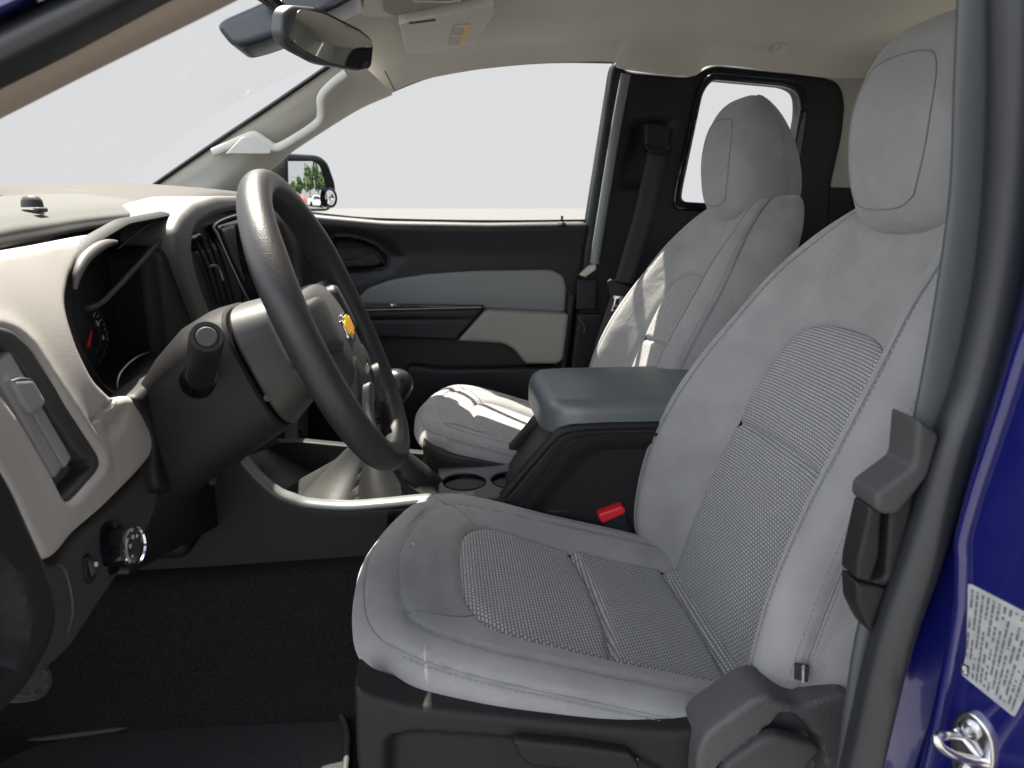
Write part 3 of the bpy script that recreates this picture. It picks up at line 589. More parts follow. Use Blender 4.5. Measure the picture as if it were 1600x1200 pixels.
# instrument cluster
CX = -.375
clr = [(160, 376), (140, 392), (122, 412), (112, 440), (110, 480), (122, 530), (146, 578), (168, 608), (190, 618), (212, 606), (232, 580), (262, 548), (330, 560), (330, 520), (305, 480), (288, 430), (277, 385), (277, 352), (268, 338), (200, 352)]
KP = XP(CX)
ic = thing('instrument_cluster', 'deep black gauge cluster in the dashboard with red needle and chrome lower ring', 'gauge cluster', tuple(PX(220, 500, -.45)))
co_ = fillet(KP.pts(clr), .015); co_ = resample(co_, .006)
ctr = co_.mean(0)
def ringpts(sc2, x): q = (co_-ctr)*sc2+ctr; return KP(q, np.full(len(q), x))
rw = [ringpts(1.07, -.012), ringpts(1.05, -.002), ringpts(1.02, .002), ringpts(.985, -.002), ringpts(.96, -.01), ringpts(.95, -.03), ringpts(.94, -.052)]
n_ = len(co_); Vv = np.concatenate(rw); Fc = [(i*n_+j, i*n_+(j+1) % n_, (i+1)*n_+(j+1) % n_, (i+1)*n_+j) for i in range(len(rw)-1) for j in range(n_)]
mk('hood_ring', Vv, Fc, DARK2, ic)
GP = XP(-.428)
panel('gauge_face', GP, [tuple(p) for p in ((co_-ctr)*1.0+ctr)][::3], mat('gauge_face_black', (.006, .008, .012), .35), ic, rad=.003, edge=0, thick=.004, step=.02, px=False)
# dial ticks, figures, needle
tk = [(147, 488), (152, 492), (157, 498), (162, 505), (165, 513), (167, 521), (168, 529)]
V = []; Fc = []
for i, (a, b) in enumerate(tk):
    p = np.array(GP.pix(a, b)); c0 = np.array(GP.pix(132, 528)); dd = c0-p; dd /= np.linalg.norm(dd); nn = np.array((-dd[1], dd[0])); l = .004 if i % 2 else .007
    q = [p, p+dd*l, p+dd*l+nn*.0012, p+nn*.0012]; n0 = len(V); V += list(GP(np.array(q), [.001]*4)); Fc.append((n0, n0+1, n0+2, n0+3))
mk('dial_ticks', V, Fc, WHITE, ic)
textmesh('dial_figure', '20', .009, GP, GP.pix(151, 506), WHITE, ic, ang=-.4, h=.001)
textmesh('dial_figure', '0', .009, GP, GP.pix(160, 528), WHITE, ic, ang=-.4, h=.001)
tube('needle', [PX(137, 542, -.424), PX(140, 530, -.424), PX(143, 517, -.424)], [.0022, .0016, .001], mat('needle_red', (.8, .03, .03), .4), ic, n=6)
for rd_, m_ in ((40, DARK3), (27, DARK3)):
    tube('dial_ring', [GP(np.array([GP.pix(132+rd_*.82*math.cos(t), 528-rd_*math.sin(t)*1.25)]), [.0015])[0] for t in np.linspace(-1.0, 1.4, 24)], .0006, m_, ic, n=6)
panel('cluster_lens_lower', XP(-.41), [(190, 600), (200, 572), (225, 556), (262, 545), (262, 600)], GLOSS, ic, rad=.006, edge=.003, thick=.006, step=.01)
tube('chrome_ring', [PX(*p) for p in [(184, 606, -.385), (184, 594, -.385), (190, 580, -.385), (205, 564, -.387), (225, 553, -.39), (262, 542, -.395)]], .0013, SILVER, ic, n=8, res=30)
tube('hood_strip', [PX(*p) for p in [(136, 482, -.385), (162, 470, -.382), (212, 418, -.379), (270, 354, -.376)]], .0032, DARK3, ic, n=8, res=40)
box('strip_clip', tuple(PX(265, 354, -.385)), tuple(PX(274, 348, -.38)), WHITE, ic, .001)
tube('lens_edge', [PX(*p) for p in [(185, 388, -.385), (212, 365, -.385), (240, 348, -.385), (266, 344, -.385)]], .0012, DARK3, ic, n=6, res=20)
tube('hood_trim_arc', [PX(*p) for p in [(117, 452, -.37), (121, 428, -.368), (132, 405, -.368), (150, 389, -.368), (168, 380, -.368), (182, 378, -.372)]], [.002, .0045, .006, .006, .0045, .002], mat('grey_hood_trim', (.12, .115, .11), .4), ic, n=10, res=30)  # slim grey trim piece curving along the cluster hood
# centre stack
SP = XP(-.355)
outa = [(322, 520), (300, 462), (280, 408), (274, 365), (284, 338), (306, 318), (340, 307), (385, 306), (432, 320), (464, 352), (480, 395), (486, 440), (486, 560), (480, 760), (330, 760)]
ina = [(340, 510), (320, 462), (304, 412), (300, 378), (310, 354), (334, 338), (372, 328), (412, 334), (444, 356), (462, 395), (470, 440), (468, 560), (462, 740), (350, 740)]
cs = thing('centre_stack', 'pale arched centre dash surround with dark vents and silver framed panel', 'centre stack', tuple(PX(400, 700, -.4)))
panel('arch_surround', SP, outa, mat('arch_plastic', (.11, .108, .103), .45, 900, .4), cs, holes=[ina], rad=.02, edge=.010, thick=.10, step=.006, label='pale arched surround of the centre stack')
panel('fascia', SP, [(338, 515), (318, 462), (302, 412), (298, 376), (310, 350), (334, 334), (372, 324), (414, 330), (446, 354), (464, 395), (472, 440), (470, 560), (464, 745), (348, 745)], DARK, cs, rad=.015, edge=0, thick=.02, h0=-.028, step=.02)
v2 = panel('stack_vent', SP, [(310, 385), (316, 368), (330, 362), (352, 400), (372, 450), (384, 505), (350, 505), (326, 450)], GLOSS, cs, rad=.006, edge=.003, thick=.02, h0=-.016, step=.006)
for a in (0, 9, 18, 27):
    tube('vent_louvre', [SP(np.array([SP.pix(*p)]), [-.010])[0] for p in [(318+a, 380-a*.3), (334+a, 420-a*.1), (350+a, 475)]], .0028, DARK2, v2, n=6, res=12)
tube('vent_tab', [SP(np.array([SP.pix(*p)]), [-.004])[0] for p in [(332, 416), (342, 415), (348, 425), (352, 437)]], .0022, SILVER, v2, n=6, res=16)
tube('silver_frame', [SP(np.array([SP.pix(*p)]), [-.006])[0] for p in [(396, 330), (360, 340), (340, 352), (346, 368), (362, 405), (378, 440), (392, 468), (400, 485)]], .0026, SILVER, cs, n=8, res=40)
panel('display', SP, [(350, 352), (400, 336), (432, 350), (448, 390), (452, 450), (440, 600), (410, 600), (392, 460), (364, 395)], GLOSS, cs, rad=.008, edge=.003, thick=.02, h0=-.012, step=.01)
panel('display_frame', SP, [(354, 358), (374, 350), (380, 400), (390, 440), (372, 405)], mat('stack_slate', (.05, .055, .05), .3), cs, rad=.003, edge=.002, thick=.01, h0=-.008, step=.01)
box('stack_body', (-.95, 1.0, -.5), (-.37, 1.42, -.05), DARK, cs, .02)
panel('knee_opening', SP, [(395, 700), (480, 680), (520, 712), (560, 720), (560, 800), (395, 800)], GLOSS, cs, rad=.01, edge=.004, thick=.02, h0=-.05, step=.02)
tube('opening_trim', [PX(*p) for p in [(468, 668, -.33), (480, 690, -.32), (500, 704, -.31), (528, 713, -.30), (545, 716, -.30)]], .004, DARK3, cs, n=10, res=30)
# lower dark panels
LPa = Plane((-.325, 0, -.30), (math.cos(R(4)), 0, math.sin(R(4))))
panel('lower_panel', LPa, [(118, 838), (168, 796), (216, 746), (236, 722), (246, 742), (250, 775), (238, 815), (205, 872), (165, 930), (112, 1012), (60, 1060), (-100, 1150), (-100, 800), (0, 800), (62, 866), (78, 880), (94, 874)], DARK3, da, rad=.012, edge=.006, thick=.03, step=.01, label='dark lower dash panel with headlamp switch')
EP = Plane((-.31, 0, -.35), (math.cos(R(2)), -.15, .05))
panel('end_cap', EP, [(-150, 640), (-30, 700), (5, 745), (36, 815), (70, 890), (84, 955), (74, 1005), (30, 1085), (-20, 1130), (-200, 1250)], DARK2, da, rad=.02, edge=.012, thick=.04, step=.008, h0=.008,
      relief=lambda V, d: -.012*np.where(inside(V, EP.pts([(-80, 840), (0, 880), (24, 930), (30, 990), (0, 1056), (-80, 1120)])), ss(0, .01, sdist(V, EP.pts([(-80, 840), (0, 880), (24, 930), (30, 990), (0, 1056), (-80, 1120)]))), 0))
# knee panel beside and under the column
KN = Plane((-.318, 0, -.2), (math.cos(R(4)), 0, math.sin(R(4))))
panel('knee_panel', KN, [(212, 622), (228, 606), (262, 580), (372, 575), (410, 640), (440, 695), (378, 718), (300, 748), (252, 772), (244, 735), (244, 690), (230, 652)], DARK2, da, rad=.015, edge=.008, thick=.03, step=.008)
panel('under_dash', XP(-.36), [(240, 775), (380, 716), (440, 690), (440, 760), (330, 830), (200, 900)], DARK, da, rad=.01, edge=.004, thick=.02, step=.02)
# headlamp knob and dimmer
kp = LPa(np.array([LPa.pix(172, 856)]), [0])[0]; kax = LPa.n+np.array((0, -.1, 0))
kn = lathe('headlamp_knob', kp, kax, [(.026, -.004), (.026, .001), (.019, .002), (.0185, .022), (.0175, .024), (0, .024)], GLOSS, da, n=40, label='round chrome ringed headlamp knob')
lathe('chrome_ring', kp, kax, [(.0186, .020), (.0196, .022), (.0192, .0255), (.0168, .0265), (.0160, .0245), (.0186, .020)], CHROME, kn, n=40)
kpl = Plane(kp+kax/np.linalg.norm(kax)*.0243, kax)
for (a, b, s) in ((.006, .008, 'A'), (-.001, .010, 'O'), (-.008, .004, 'D'), (-.008, -.006, 'o')):
    textmesh('knob_symbol', s, .0055, kpl, (a, b), WHITE, kn, h=.0006)
dm = panel('dimmer_plate', LPa, [(128, 872), (136, 864), (142, 874), (144, 905), (138, 914), (130, 904)], DARK, da, rad=.002, edge=.001, thick=.004, h0=.003, step=.004)
lathe('dimmer_wheel', LPa(np.array([LPa.pix(137, 888)]), [-.006])[0]-np.array((0, .003, 0)), (0, 1, 0), [(.010, 0), (.012, .001), (.012, .006), (.010, .007)], DARK3, dm, n=24)
lathe('dimmer_lamp', LPa(np.array([LPa.pix(139, 883)]), [.004])[0], LPa.n, [(.0022, 0), (.0022, .003), (0, .003)], WHITE, dm, n=12)
tube('panel_seam', [LPa(np.array([LPa.pix(*p)]), [.0005])[0] for p in [(88, 882), (100, 890), (110, 925), (112, 960), (104, 990)]], .0012, GREYT, da, n=6, res=20)
# footwell: parking brake pedal, mat
pb = thing('foot_pedal', 'dark round edged foot pedal under the left end of the dashboard', 'pedal', tuple(PX(60, 1070, -.42)))
panel('pad', Plane(PX(60, 1065, -.42), (1, -.35, .3)), [(20, 1030), (60, 1030), (84, 1045), (86, 1070), (70, 1092), (40, 1098), (10, 1095)], DARK3, pb, rad=.02, edge=.006, thick=.012, step=.006, relief=lambda V, d: .0015*np.cos(d*900))
tube('arm', [PX(50, 1060, -.43), PX(20, 960, -.5), PX(20, 900, -.7)], .01, DARK, pb, n=8, res=10)
fm = thing('floor_mat', 'black carpeted floor mat with rounded corners in the driver footwell', 'floor mat', (-.3, .8, -.82))
FP = Plane((0, 0, -.812), (0, 0, 1), (0, 1, 0))
mo = [(-.80, -.50), (-.72, -1.03), (-.20, -1.085), (-.16, -1.02), (-.14, -.52)]
mo = [tuple(FP.loc((a, -b, 0))) for a, b in mo]
panel('mat', FP, mo, mat('mat_carpet', (.03, .032, .034), .95, 500, .8, .003, var=.3, vs_=250), fm, px=False, rad=.05, edge=.006, thick=.012, step=.02)
tube('bound_edge', [FP(np.array([p]), [.002])[0] for p in fillet(mo, .05)+[fillet(mo, .05)[0]]], .005, DARK3, fm, n=8)

# ================================================================== STEERING
YD = .88; WC = np.array((-.129, YD, -.135)); tl = R(23.1)
WP = Plane(WC, (math.cos(tl), 0, math.sin(tl)))     # u = +y, v = up in plane, n toward driver
swt = thing('steering_wheel', 'dark textured steering wheel with gold bowtie emblem on its airbag cover', 'steering wheel', tuple(WC))
Rr = .1745; rs = .0172; V = []; nA_, nB_ = 160, 24
for i in range(nA_):
    a = 2*math.pi*i/nA_; fat = 1+.10*math.exp(-((((math.degrees(a)-150+180) % 360)-180)/16)**2)+.10*math.exp(-((((math.degrees(a)-30+180) % 360)-180)/16)**2)
    for j in range(nB_):
        b = 2*math.pi*j/nB_; rad_ = Rr+rs*fat*math.cos(b); V.append(WP(np.array([[rad_*math.cos(a), rad_*math.sin(a)]]), [rs*1.05*fat*math.sin(b)])[0])
Fc = [(i*nB_+j, ((i+1) % nA_)*nB_+j, ((i+1) % nA_)*nB_+(j+1) % nB_, i*nB_+(j+1) % nB_) for i in range(nA_) for j in range(nB_)]
mk('rim', V, Fc, RIMM, swt)
# spokes
def spoke(a0, w0, w1, r0, r1, m=RIMM, h0=-.004, nm='spoke', e=.008, th=.02):
    c, s = math.cos(R(a0)), math.sin(R(a0)); f = lambda r, w: (r*c-w*s, r*s+w*c)
    return panel(nm, WP, [f(r0, -w0), f(r0, w0), f((r0+r1)/2, (w0+w1)/2-.006), f(r1, w1), f(r1, -w1), f((r0+r1)/2, -(w0+w1)/2+.006)], m, swt, px=False, rad=.02, edge=e, thick=th, h0=h0, step=.007,
                 relief=lambda V, d: .018*ss(.14, .07, np.hypot(V[:, 0], V[:, 1])))
spoke(6, .035, .032, .05, .168); spoke(174, .035, .032, .05, .168)
spoke(-58, .022, .02, .05, .168); spoke(-122, .022, .02, .05, .168)
spoke(-58, .013, .012, .09, .150, mat('spoke_insert', (.06, .06, .06), .4), .006, 'spoke_insert', .003, .01); spoke(-122, .013, .012, .09, .150, MC['spoke_insert'], .006, 'spoke_insert', .003, .01)
ab = [(-.060, .052), (.060, .052), (.084, .042), (.090, .015), (.082, -.03), (.062, -.082), (.03, -.105), (-.03, -.105), (-.062, -.082), (-.082, -.03), (-.090, .015), (-.084, .042)]
cov = panel('airbag_cover', WP, ab, HUBM, swt, px=False, rad=.03, edge=.016, thick=.045, h0=.0, step=.006, relief=lambda V, d: .016*(1-np.clip(np.hypot(V[:, 0]/.095, (V[:, 1]+.025)/.09), 0, 1)**2))
# bow tie emblem, upright on the cover
bt = [(-.026, .004), (-.022, .0085), (-.009, .0085), (-.009, .0125), (.011, .0125), (.011, .0085), (.026, .0085), (.026, .0035), (.022, -.0085), (.009, -.0085), (.009, -.0125), (-.011, -.0125), (-.011, -.0085), (-.028, -.0085), (-.028, -.004)]
S = 1.0; bt = [(x*S, y*S-.010) for x, y in bt]
panel('emblem_frame', WP, [(x*1.16, (y+.010)*1.28-.010) for x, y in bt], CHROME, swt, px=False, rad=.0012, edge=.0008, thick=.004, h0=.0165, step=.004)
em = panel('emblem', WP, bt, GOLD, swt, px=False, rad=.001, edge=.0008, thick=.003, h0=.0175, step=.004)
textmesh('airbag_mark', 'AIRBAG', .011, WP, (0, -.068), mat('moulded_letters', (.16, .16, .16), .4), cov, h=.0132)
# column shroud
def shroud(nm, secs, m):
    n2 = 56; V = []
    for (h, hw, tp_, bt_) in secs:
        for j in range(n2):
            a = 2*math.pi*j/n2; ca, sa = math.cos(a), math.sin(a); e = .62
            u_ = hw*math.copysign(abs(ca)**e, ca); v_ = (tp_ if sa > 0 else bt_)*math.copysign(abs(sa)**e, sa)
            V.append(WP(np.array([[u_, v_]]), [h])[0])
    Fc = [(i*n2+j, i*n2+(j+1) % n2, (i+1)*n2+(j+1) % n2, (i+1)*n2+j) for i in range(len(secs)-1) for j in range(n2)]
    Fc.append(tuple(range(n2))[::-1])
    return mk(nm, V, Fc, m, sc_t, sharp=30)
sc_t = thing('steering_column', 'dark plastic steering column shroud between wheel and dashboard', 'steering column', tuple(WC+np.array((-.2, 0, -.15))))
shroud('upper_shroud', [(-.012, .045, .045, .045), (-.03, .058, .055, .058), (-.05, .066, .058, .070), (-.088, .074, .064, .088), (-.091, .072, .062, .086), (-.091, .06, .05, .07)], HUBM)
shroud('lower_shroud', [(-.094, .06, .05, .07), (-.094, .076, .064, .088), (-.097, .079, .067, .091), (-.12, .083, .070, .095), (-.15, .086, .066, .100), (-.185, .086, .050, .106), (-.215, .084, .030, .112), (-.24, .08, .012, .118)], DARK2)
lathe('shroud_screw', PY(418, 621, .79), (0, -1, 0), [(.004, 0), (.004, .002), (0, .002)], GLOSS, sc_t, n=12)
sk = thing('turn_signal_stalk', 'black round ended turn signal stalk on the near side of the column', 'stalk', tuple(PY(318, 585, .80)))
s0 = PY(314, 590, .80); s1 = PY(323, 526, .665); ax = s1-s0; ln = np.linalg.norm(ax)
stk = lathe('lever', s0, ax, [(.016, -.02), (.015, 0), (.0135, ln*.3), (.0135, ln*.55), (.0145, ln*.57), (.0155, ln*.6), (.0152, ln*.98), (.0142, ln), (.0105, ln), (.0100, ln-.002), (0, ln-.002)], DARK2, sk, n=36)
lathe('end_button', s0, ax, [(.0092, ln-.003), (.0092, ln+.0004), (.0082, ln+.0012), (0, ln+.0012)], DARK3, stk, n=30)
lathe('lever_boot', s0, ax, [(.024, -.012), (.022, -.002), (.017, .006), (.016, .012)], GLOSS, sk, n=30)

# ================================================================== CENTRE CONSOLE
cc = thing('centre_console', 'black floor console between the seats with blue grey padded armrest lid and cup holders', 'console', (.1, 1.17, -.56))
YC = 1.045; C1 = YP(YC)
panel('side_panel', C1, [(235, 800), (300, 758), (378, 712), (402, 742), (432, 768), (480, 794), (540, 797), (640, 792), (760, 800), (800, 768), (868, 684), (884, 671), (905, 668), (1120, 668), (1120, 960), (560, 908), (300, 910), (150, 918)], DARK2, cc, rad=.01, edge=.006, thick=.02, step=.012,
      relief=lambda V, d: -.0015*np.exp(-(sdist(V, C1.pts([(392, 722), (425, 770), (462, 812), (500, 820), (640, 815)]), False)/.0012)**2)+.004*np.exp(-(sdist(V, C1.pts([(815, 795), (880, 712), (905, 690), (1100, 684)]), False)/.002)**2)*0-.008*np.where(inside(V, C1.pts([(830, 800), (895, 715), (930, 694), (1110, 690), (1110, 900), (900, 860)])), ss(0, .012, sdist(V, C1.pts([(830, 800), (895, 715), (930, 694), (1110, 690), (1110, 900), (900, 860)]))), 0))
# far side panel
panel('far_side_panel', YP(1.275), [(380, 690), (470, 690), (730, 716), (790, 712), (838, 650), (900, 610), (1120, 610), (1120, 820), (380, 830)], DARK2, cc, rad=.01, edge=.004, thick=.02, step=.02)
# deck (horizontal plate at the top of the front part) with wells
ZD = -.452; TP = Plane((0, 0, ZD), (0, 0, 1), (0, 1, 0))
def tq(pts): return [TP.loc((x, y, 0)) for x, y in pts]
deck = [(-.30, 1.05), (-.14, 1.05), (.10, 1.05), (.19, 1.05), (.19, 1.31), (-.30, 1.31)]
def ell(cx, cy, rx, ry, n=20): return [(cx+rx*math.cos(2*math.pi*k/n), cy+ry*math.sin(2*math.pi*k/n)) for k in range(n)]
panel('deck', TP, tq([(-.14, 1.052), (.2, 1.052), (.2, 1.31), (-.14, 1.31)]), DARK, cc, px=False, holes=[tq([(-.13, 1.075), (-.02, 1.075), (-.02, 1.28), (-.13, 1.28)])], rad=.01, edge=.004, thick=.012, step=.02, h0=-.012)
panel('cup_holder', TP, tq([(-.01, 1.09), (.17, 1.09), (.17, 1.27), (-.01, 1.27)]), GREYT, cc, px=False, holes=[tq(ell(.035, 1.17, .037, .042)), tq(ell(.118, 1.17, .037, .042))], rad=.012, edge=.004, thick=.02, step=.008, h0=-.004)
for k, cx in enumerate((.035, .118)):
    lathe('cup_well', (cx, 1.17, ZD-.075), (0, 0, 1), [(.001, .02), (.034, .02), (.0365, .070)], GLOSS, cc, n=28, caps=False)
# pale trim strip round the gear well
def bar(nm, a, b, wdt, hgt, m, par=cc):
    return box(nm, a, b, m, par, .004)
TRIM = mat('console_edge_trim', (.12, .125, .13), .35, 900, .2, .0003)
tr = [PY(x, y, 1.048) for x, y in [(380, 716), (402, 742), (432, 768), (455, 778), (482, 786), (540, 790), (600, 786), (660, 780), (740, 776)]]
V, Fc = tubemesh(tr, .014, n=16, res=60, flat=.5); mk('trim_strip', V, Fc, TRIM, cc, label='satin trim strip along the console edge')
tube('far_trim_strip', [PY(x, y, 1.30) for x, y in [(500, 700), (600, 709), (700, 710), (722, 713), (731, 719)]], .006, TRIM, cc, n=10, res=40)
panel('far_rail', YP(1.27), [(560, 722), (780, 718), (838, 652), (846, 668), (800, 740), (795, 752), (560, 760)], DARK, cc, rad=.004, edge=.003, thick=.02, step=.02)
loft('bin_front', [[PY(*p) for p in [(790, 772, 1.05), (840, 716, 1.05), (872, 682, 1.05), (890, 670, 1.05)]], [PY(*p) for p in [(792, 752, 1.15), (836, 700, 1.15), (862, 664, 1.15), (872, 652, 1.15)]], [PY(*p) for p in [(785, 735, 1.26), (820, 690, 1.26), (846, 652, 1.26), (850, 645, 1.26)]]], DARK, cc, 20, 20)
V, Fc = tubemesh([PY(x, y, 1.052) for x, y in [(786, 775), (826, 728), (868, 682), (884, 673), (905, 669), (960, 666), (1100, 664)]], .008, n=12, res=50); mk('bin_edge', V, Fc, DARK2, cc)
tube('bin_crease', [PY(x, y, 1.040) for x, y in [(812, 792), (846, 748), (880, 704), (905, 686), (960, 680), (1100, 678)]], .0025, DARK, cc, n=6, res=50)
# armrest lid
AZ = -.288; AP = Plane((0, 0, AZ), (0, 0, 1), (0, 1, 0))
aq = [AP.loc((x, y, 0)) for x, y in [(.154, 1.10), (.166, 1.065), (.20, 1.05), (.56, 1.05), (.56, 1.31), (.20, 1.31), (.166, 1.295), (.154, 1.26)]]
lid = panel('armrest_lid', AP, aq, ARM, cc, px=False, rad=.03, edge=.022, thick=.052, step=.008, relief=lambda V, d: .004*ss(0, .1, d), label='blue grey padded armrest lid')
panel('lid_base', AP, [AP.loc((x, y, 0)) for x, y in [(.178, 1.075), (.56, 1.07), (.56, 1.29), (.178, 1.29)]], GLOSS, cc, px=False, rad=.02, edge=.004, thick=.02, h0=-.048, step=.02)
# gear well floor, boot, shifter
gs = thing('gear_shifter', 'manual gear lever with glossy black ball knob and folded leatherette boot', 'gear lever', (-.12, 1.17, -.47))
def boot():
    V = []; nr, ns = 26, 90; c0 = np.array((-.135, 1.165, -.468)); c1 = np.array((-.105, 1.165, -.345))
    for i in range(nr):
        t = i/(nr-1); r_ = .108*(1-t)**1.6+.015; c = c0*(1-t)+c1*t
        for j in range(ns):
            a = 2*math.pi*j/ns; fold = 1+.42*(abs(math.sin(2.5*a+.9+1.1*t))**.7-.6)*math.sin(math.pi*min(1, t*1.0+.12))+.05*math.sin(9*a+5*t)*(t > .02)*(1-t)
            V.append(c+np.array((r_*1.05*fold*math.cos(a), r_*.85*fold*math.sin(a), .012*math.sin(4*a+1)*(1-t)*t*3)))
    Fc = [(i*ns+j, i*ns+(j+1) % ns, (i+1)*ns+(j+1) % ns, (i+1)*ns+j) for i in range(nr-1) for j in range(ns)]
    return mk('boot', V, Fc, LEATHER, gs, sharp=60)
boot()
tube('lever', [(-.108, 1.165, -.36), (-.09, 1.165, -.32), (-.078, 1.17, -.30)], .007, CHROME, gs, n=14, res=8)
kx = np.array((-.076, 1.17, -.292)); kd = np.array((.25, 0, 1.)); kd /= np.linalg.norm(kd)
lathe('ball_knob', kx-kd*.035, kd, [(.008, 0), (.012, .006), (.018, .02), (.024, .032), (.0265, .045), (.025, .056), (.019, .065), (.010, .069), (0, .070)], mat('knob_plastic', (.012, .012, .013), .32), gs, n=36)
box('well_floor', (-.30, 1.06, -.52), (-.01, 1.30, -.475), DARK, cc, .01)
lb = loft('front_tray', [[(-.42, 1.06, -.36), (-.32, 1.055, -.41), (-.24, 1.055, -.45)], [(-.42, 1.17, -.37), (-.33, 1.17, -.43), (-.24, 1.17, -.475)], [(-.42, 1.30, -.36), (-.32, 1.30, -.41), (-.24, 1.30, -.46)]], DARK, cc, 12, 12)

for t_ in (cc, gs):        # console set back so that it clears the seat cushion
    b_ = BASE[t_.name]
    for o in [x for x in bpy.data.objects if x.parent == t_]:
        o.data.transform(Matrix.Translation(b_)); o.data.transform(Matrix.Scale(1.06, 4)); o.data.transform(Matrix.Translation(-b_))
# ================================================================== SEATS
def build_seat():
    s = thing('front_seat', 'near driver seat in light grey cloth with woven centre panels', 'car seat', (.15, YD, -.80), 'front bucket seats')
    # ---- cushion, plan coordinates (x, w)
    half = [(-.115, 0), (-.114, .09), (-.104, .16), (-.083, .208), (-.04, .240), (.04, .256), (.15, .263), (.30, .266), (.40, .262)]
    outl = half+[(.44, .235), (.44, 0)]
    poly = outl[:-1]+[(.44, -.235)]+[(x, -w_) for x, w_ in half[::-1][:-1]]
    fx = [-.13, -.06, -.02, .02, .08, .2, .36, .45]; fc_ = [-.430, -.428, -.442, -.464, -.486, -.530, -.575, -.60]
    gx = [-.13, -.05, 0, .11, .28, .40, .46]; gr = [-.428, -.430, -.443, -.472, -.520, -.556, -.575]
    ins = [(.018, 0), (.020, .07), (.034, .112), (.060, .136), (.10, .143), (.20, .143), (.32, .147), (.41, .150), (.41, -.150), (.32, -.147), (.20, -.143), (.10, -.143), (.060, -.136), (.034, -.112), (.020, -.07)]
    CPl = Plane((0, YD, 0), (0, 0, 1), (0, 1, 0)); sgn = 1 if CPl.u[0] > 0 else -1
    def to2(pts): return [CPl.loc((x, YD+w_, 0)) for x, w_ in pts]
    def xw(V): P = CPl(V, np.zeros(len(V))); return P[:, 0], P[:, 1]-YD
    SK = lambda x, w_: .21*np.maximum(w_, 0)*ss(.18, 0, x)
    poly = [(float(x+SK(x, w_)), w_*(.925 if w_ > 0 else 1)) for x, w_ in poly]
    polyf = np.array(fillet(to2(poly), .03)); insf = np.array(fillet(to2(ins), .02))
    crest = resample(np.array(fillet(to2([((x-.16)*.80+.165 if x < .3 else x, w_*.775) for x, w_ in poly]), .04)), .01)
    def H(V):
        x, w_ = xw(V); d = sdist(V, polyf); aw = np.abs(w_)
        x = x-SK(x, w_)
        c = np.interp(x, fx, fc_); g_ = np.interp(x, gx, gr); k = ss(.115, .20, aw); h = c*(1-k)+g_*k
        Rr_ = .042; e = np.clip(Rr_-d, 0, Rr_); h = h-(Rr_-np.sqrt(np.maximum(Rr_**2-e**2, 0)))*.98
        h -= .004*np.exp(-((d-.055)/.004)**2)*(x < .42)
        h -= .003*np.exp(-((d-.015)/.003)**2); h += .0015*np.exp(-((d-.019)/.002)**2)
        for sg in (1, -1):
            cn = np.array(to2([(-.043, sg*.150), (-.005, sg*.136), (.028, sg*.112)])); h -= .0025*np.exp(-(sdist(V, cn, False)/.002)**2)
        return h
    def topb(V, d):
        di = sdist(V, insf); return H(V)-.006*np.exp(-(di/.006)**2)
    def topi(V, d):
        x, w_ = xw(V); bow = .205+.012*(w_/.14)**2*-1
        h = H(V)-.006*np.exp(-(d/.005)**2)+.003*ss(0, .02, d)
        for x0, a in ((bow, .009), (.350-.006*(w_/.14)**2, .008)): h -= a*np.exp(-((x-x0)/.005)**2)
        h += .005*ss(0, .006, x-bow)*ss(.09, 0, x-bow)+.008*ss(.352, .366, x)*ss(.41, .38, x)
        for yy, ln_ in ((-.055, .05), (-.02, .035), (.01, .045), (.075, .03)):    # creases in the woven panel front
            h -= .0016*np.exp(-((w_-yy-.15*(x-.03))/.0016)**2)*ss(.02, .03, x)*ss(.03+ln_, .03, x)
        return h
    panel('cushion', CPl, to2(poly), FAB, s, holes=[to2(ins)], px=False, rad=.03, edge=.003, thick=0, step=.0055, relief=topb, sharp=60, cv=None)
    o = panel('cushion_insert', CPl, to2(ins), WEAVE, s, px=False, rad=.02, edge=.002, thick=0, step=.0045, relief=topi, uvs=True, sharp=60, label='woven grey cushion centre')
    # swap uv so bricks run sideways
    uvl = o.data.uv_layers[0].data; a = np.zeros(len(uvl)*2); uvl.foreach_get('uv', a); a = a.reshape(-1, 2)[:, ::-1].copy(); uvl.foreach_set('uv', a.ravel())
    # fabric skirt below the rolled edge
    sk0 = resample(polyf, .012); hz = H(sk0); A = CPl(sk0, hz); A1 = A.copy(); c_ = A.mean(0); A1[:, 2] -= .012; A1[:, :2] += (c_[:2]-A1[:, :2])*.012; A2 = A1.copy(); A2[:, 2] -= .02; A2[:, :2] += (c_[:2]-A2[:, :2])*.05
    n = len(A); V = np.concatenate([A, A1, A2]); Fc = [(i*n+j, i*n+(j+1) % n, (i+1)*n+(j+1) % n, (i+1)*n+j) for i in range(2) for j in range(n)]
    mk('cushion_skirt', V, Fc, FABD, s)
    # stitching rows
    def stitch(nm, paths, L_=.0042, gap=.0028, r_=.0006):
        for p in paths:
            V = []; Fc = []
            p = np.asarray(p); seg = np.linalg.norm(np.diff(p, axis=0), axis=1); cum = np.r_[0, np.cumsum(seg)]; t = 0
            at = lambda q: np.array([np.interp(q, cum, p[:, k]) for k in range(3)])
            while t+L_ < cum[-1]:
                v, f_ = tubemesh([at(t), at(t+L_)], r_, n=5); n0 = len(V); V += list(v); Fc += [tuple(i+n0 for i in q) for q in f_]; t += L_+gap
            mk(nm, V, Fc, THREAD, s)
    ring = lambda dd: None
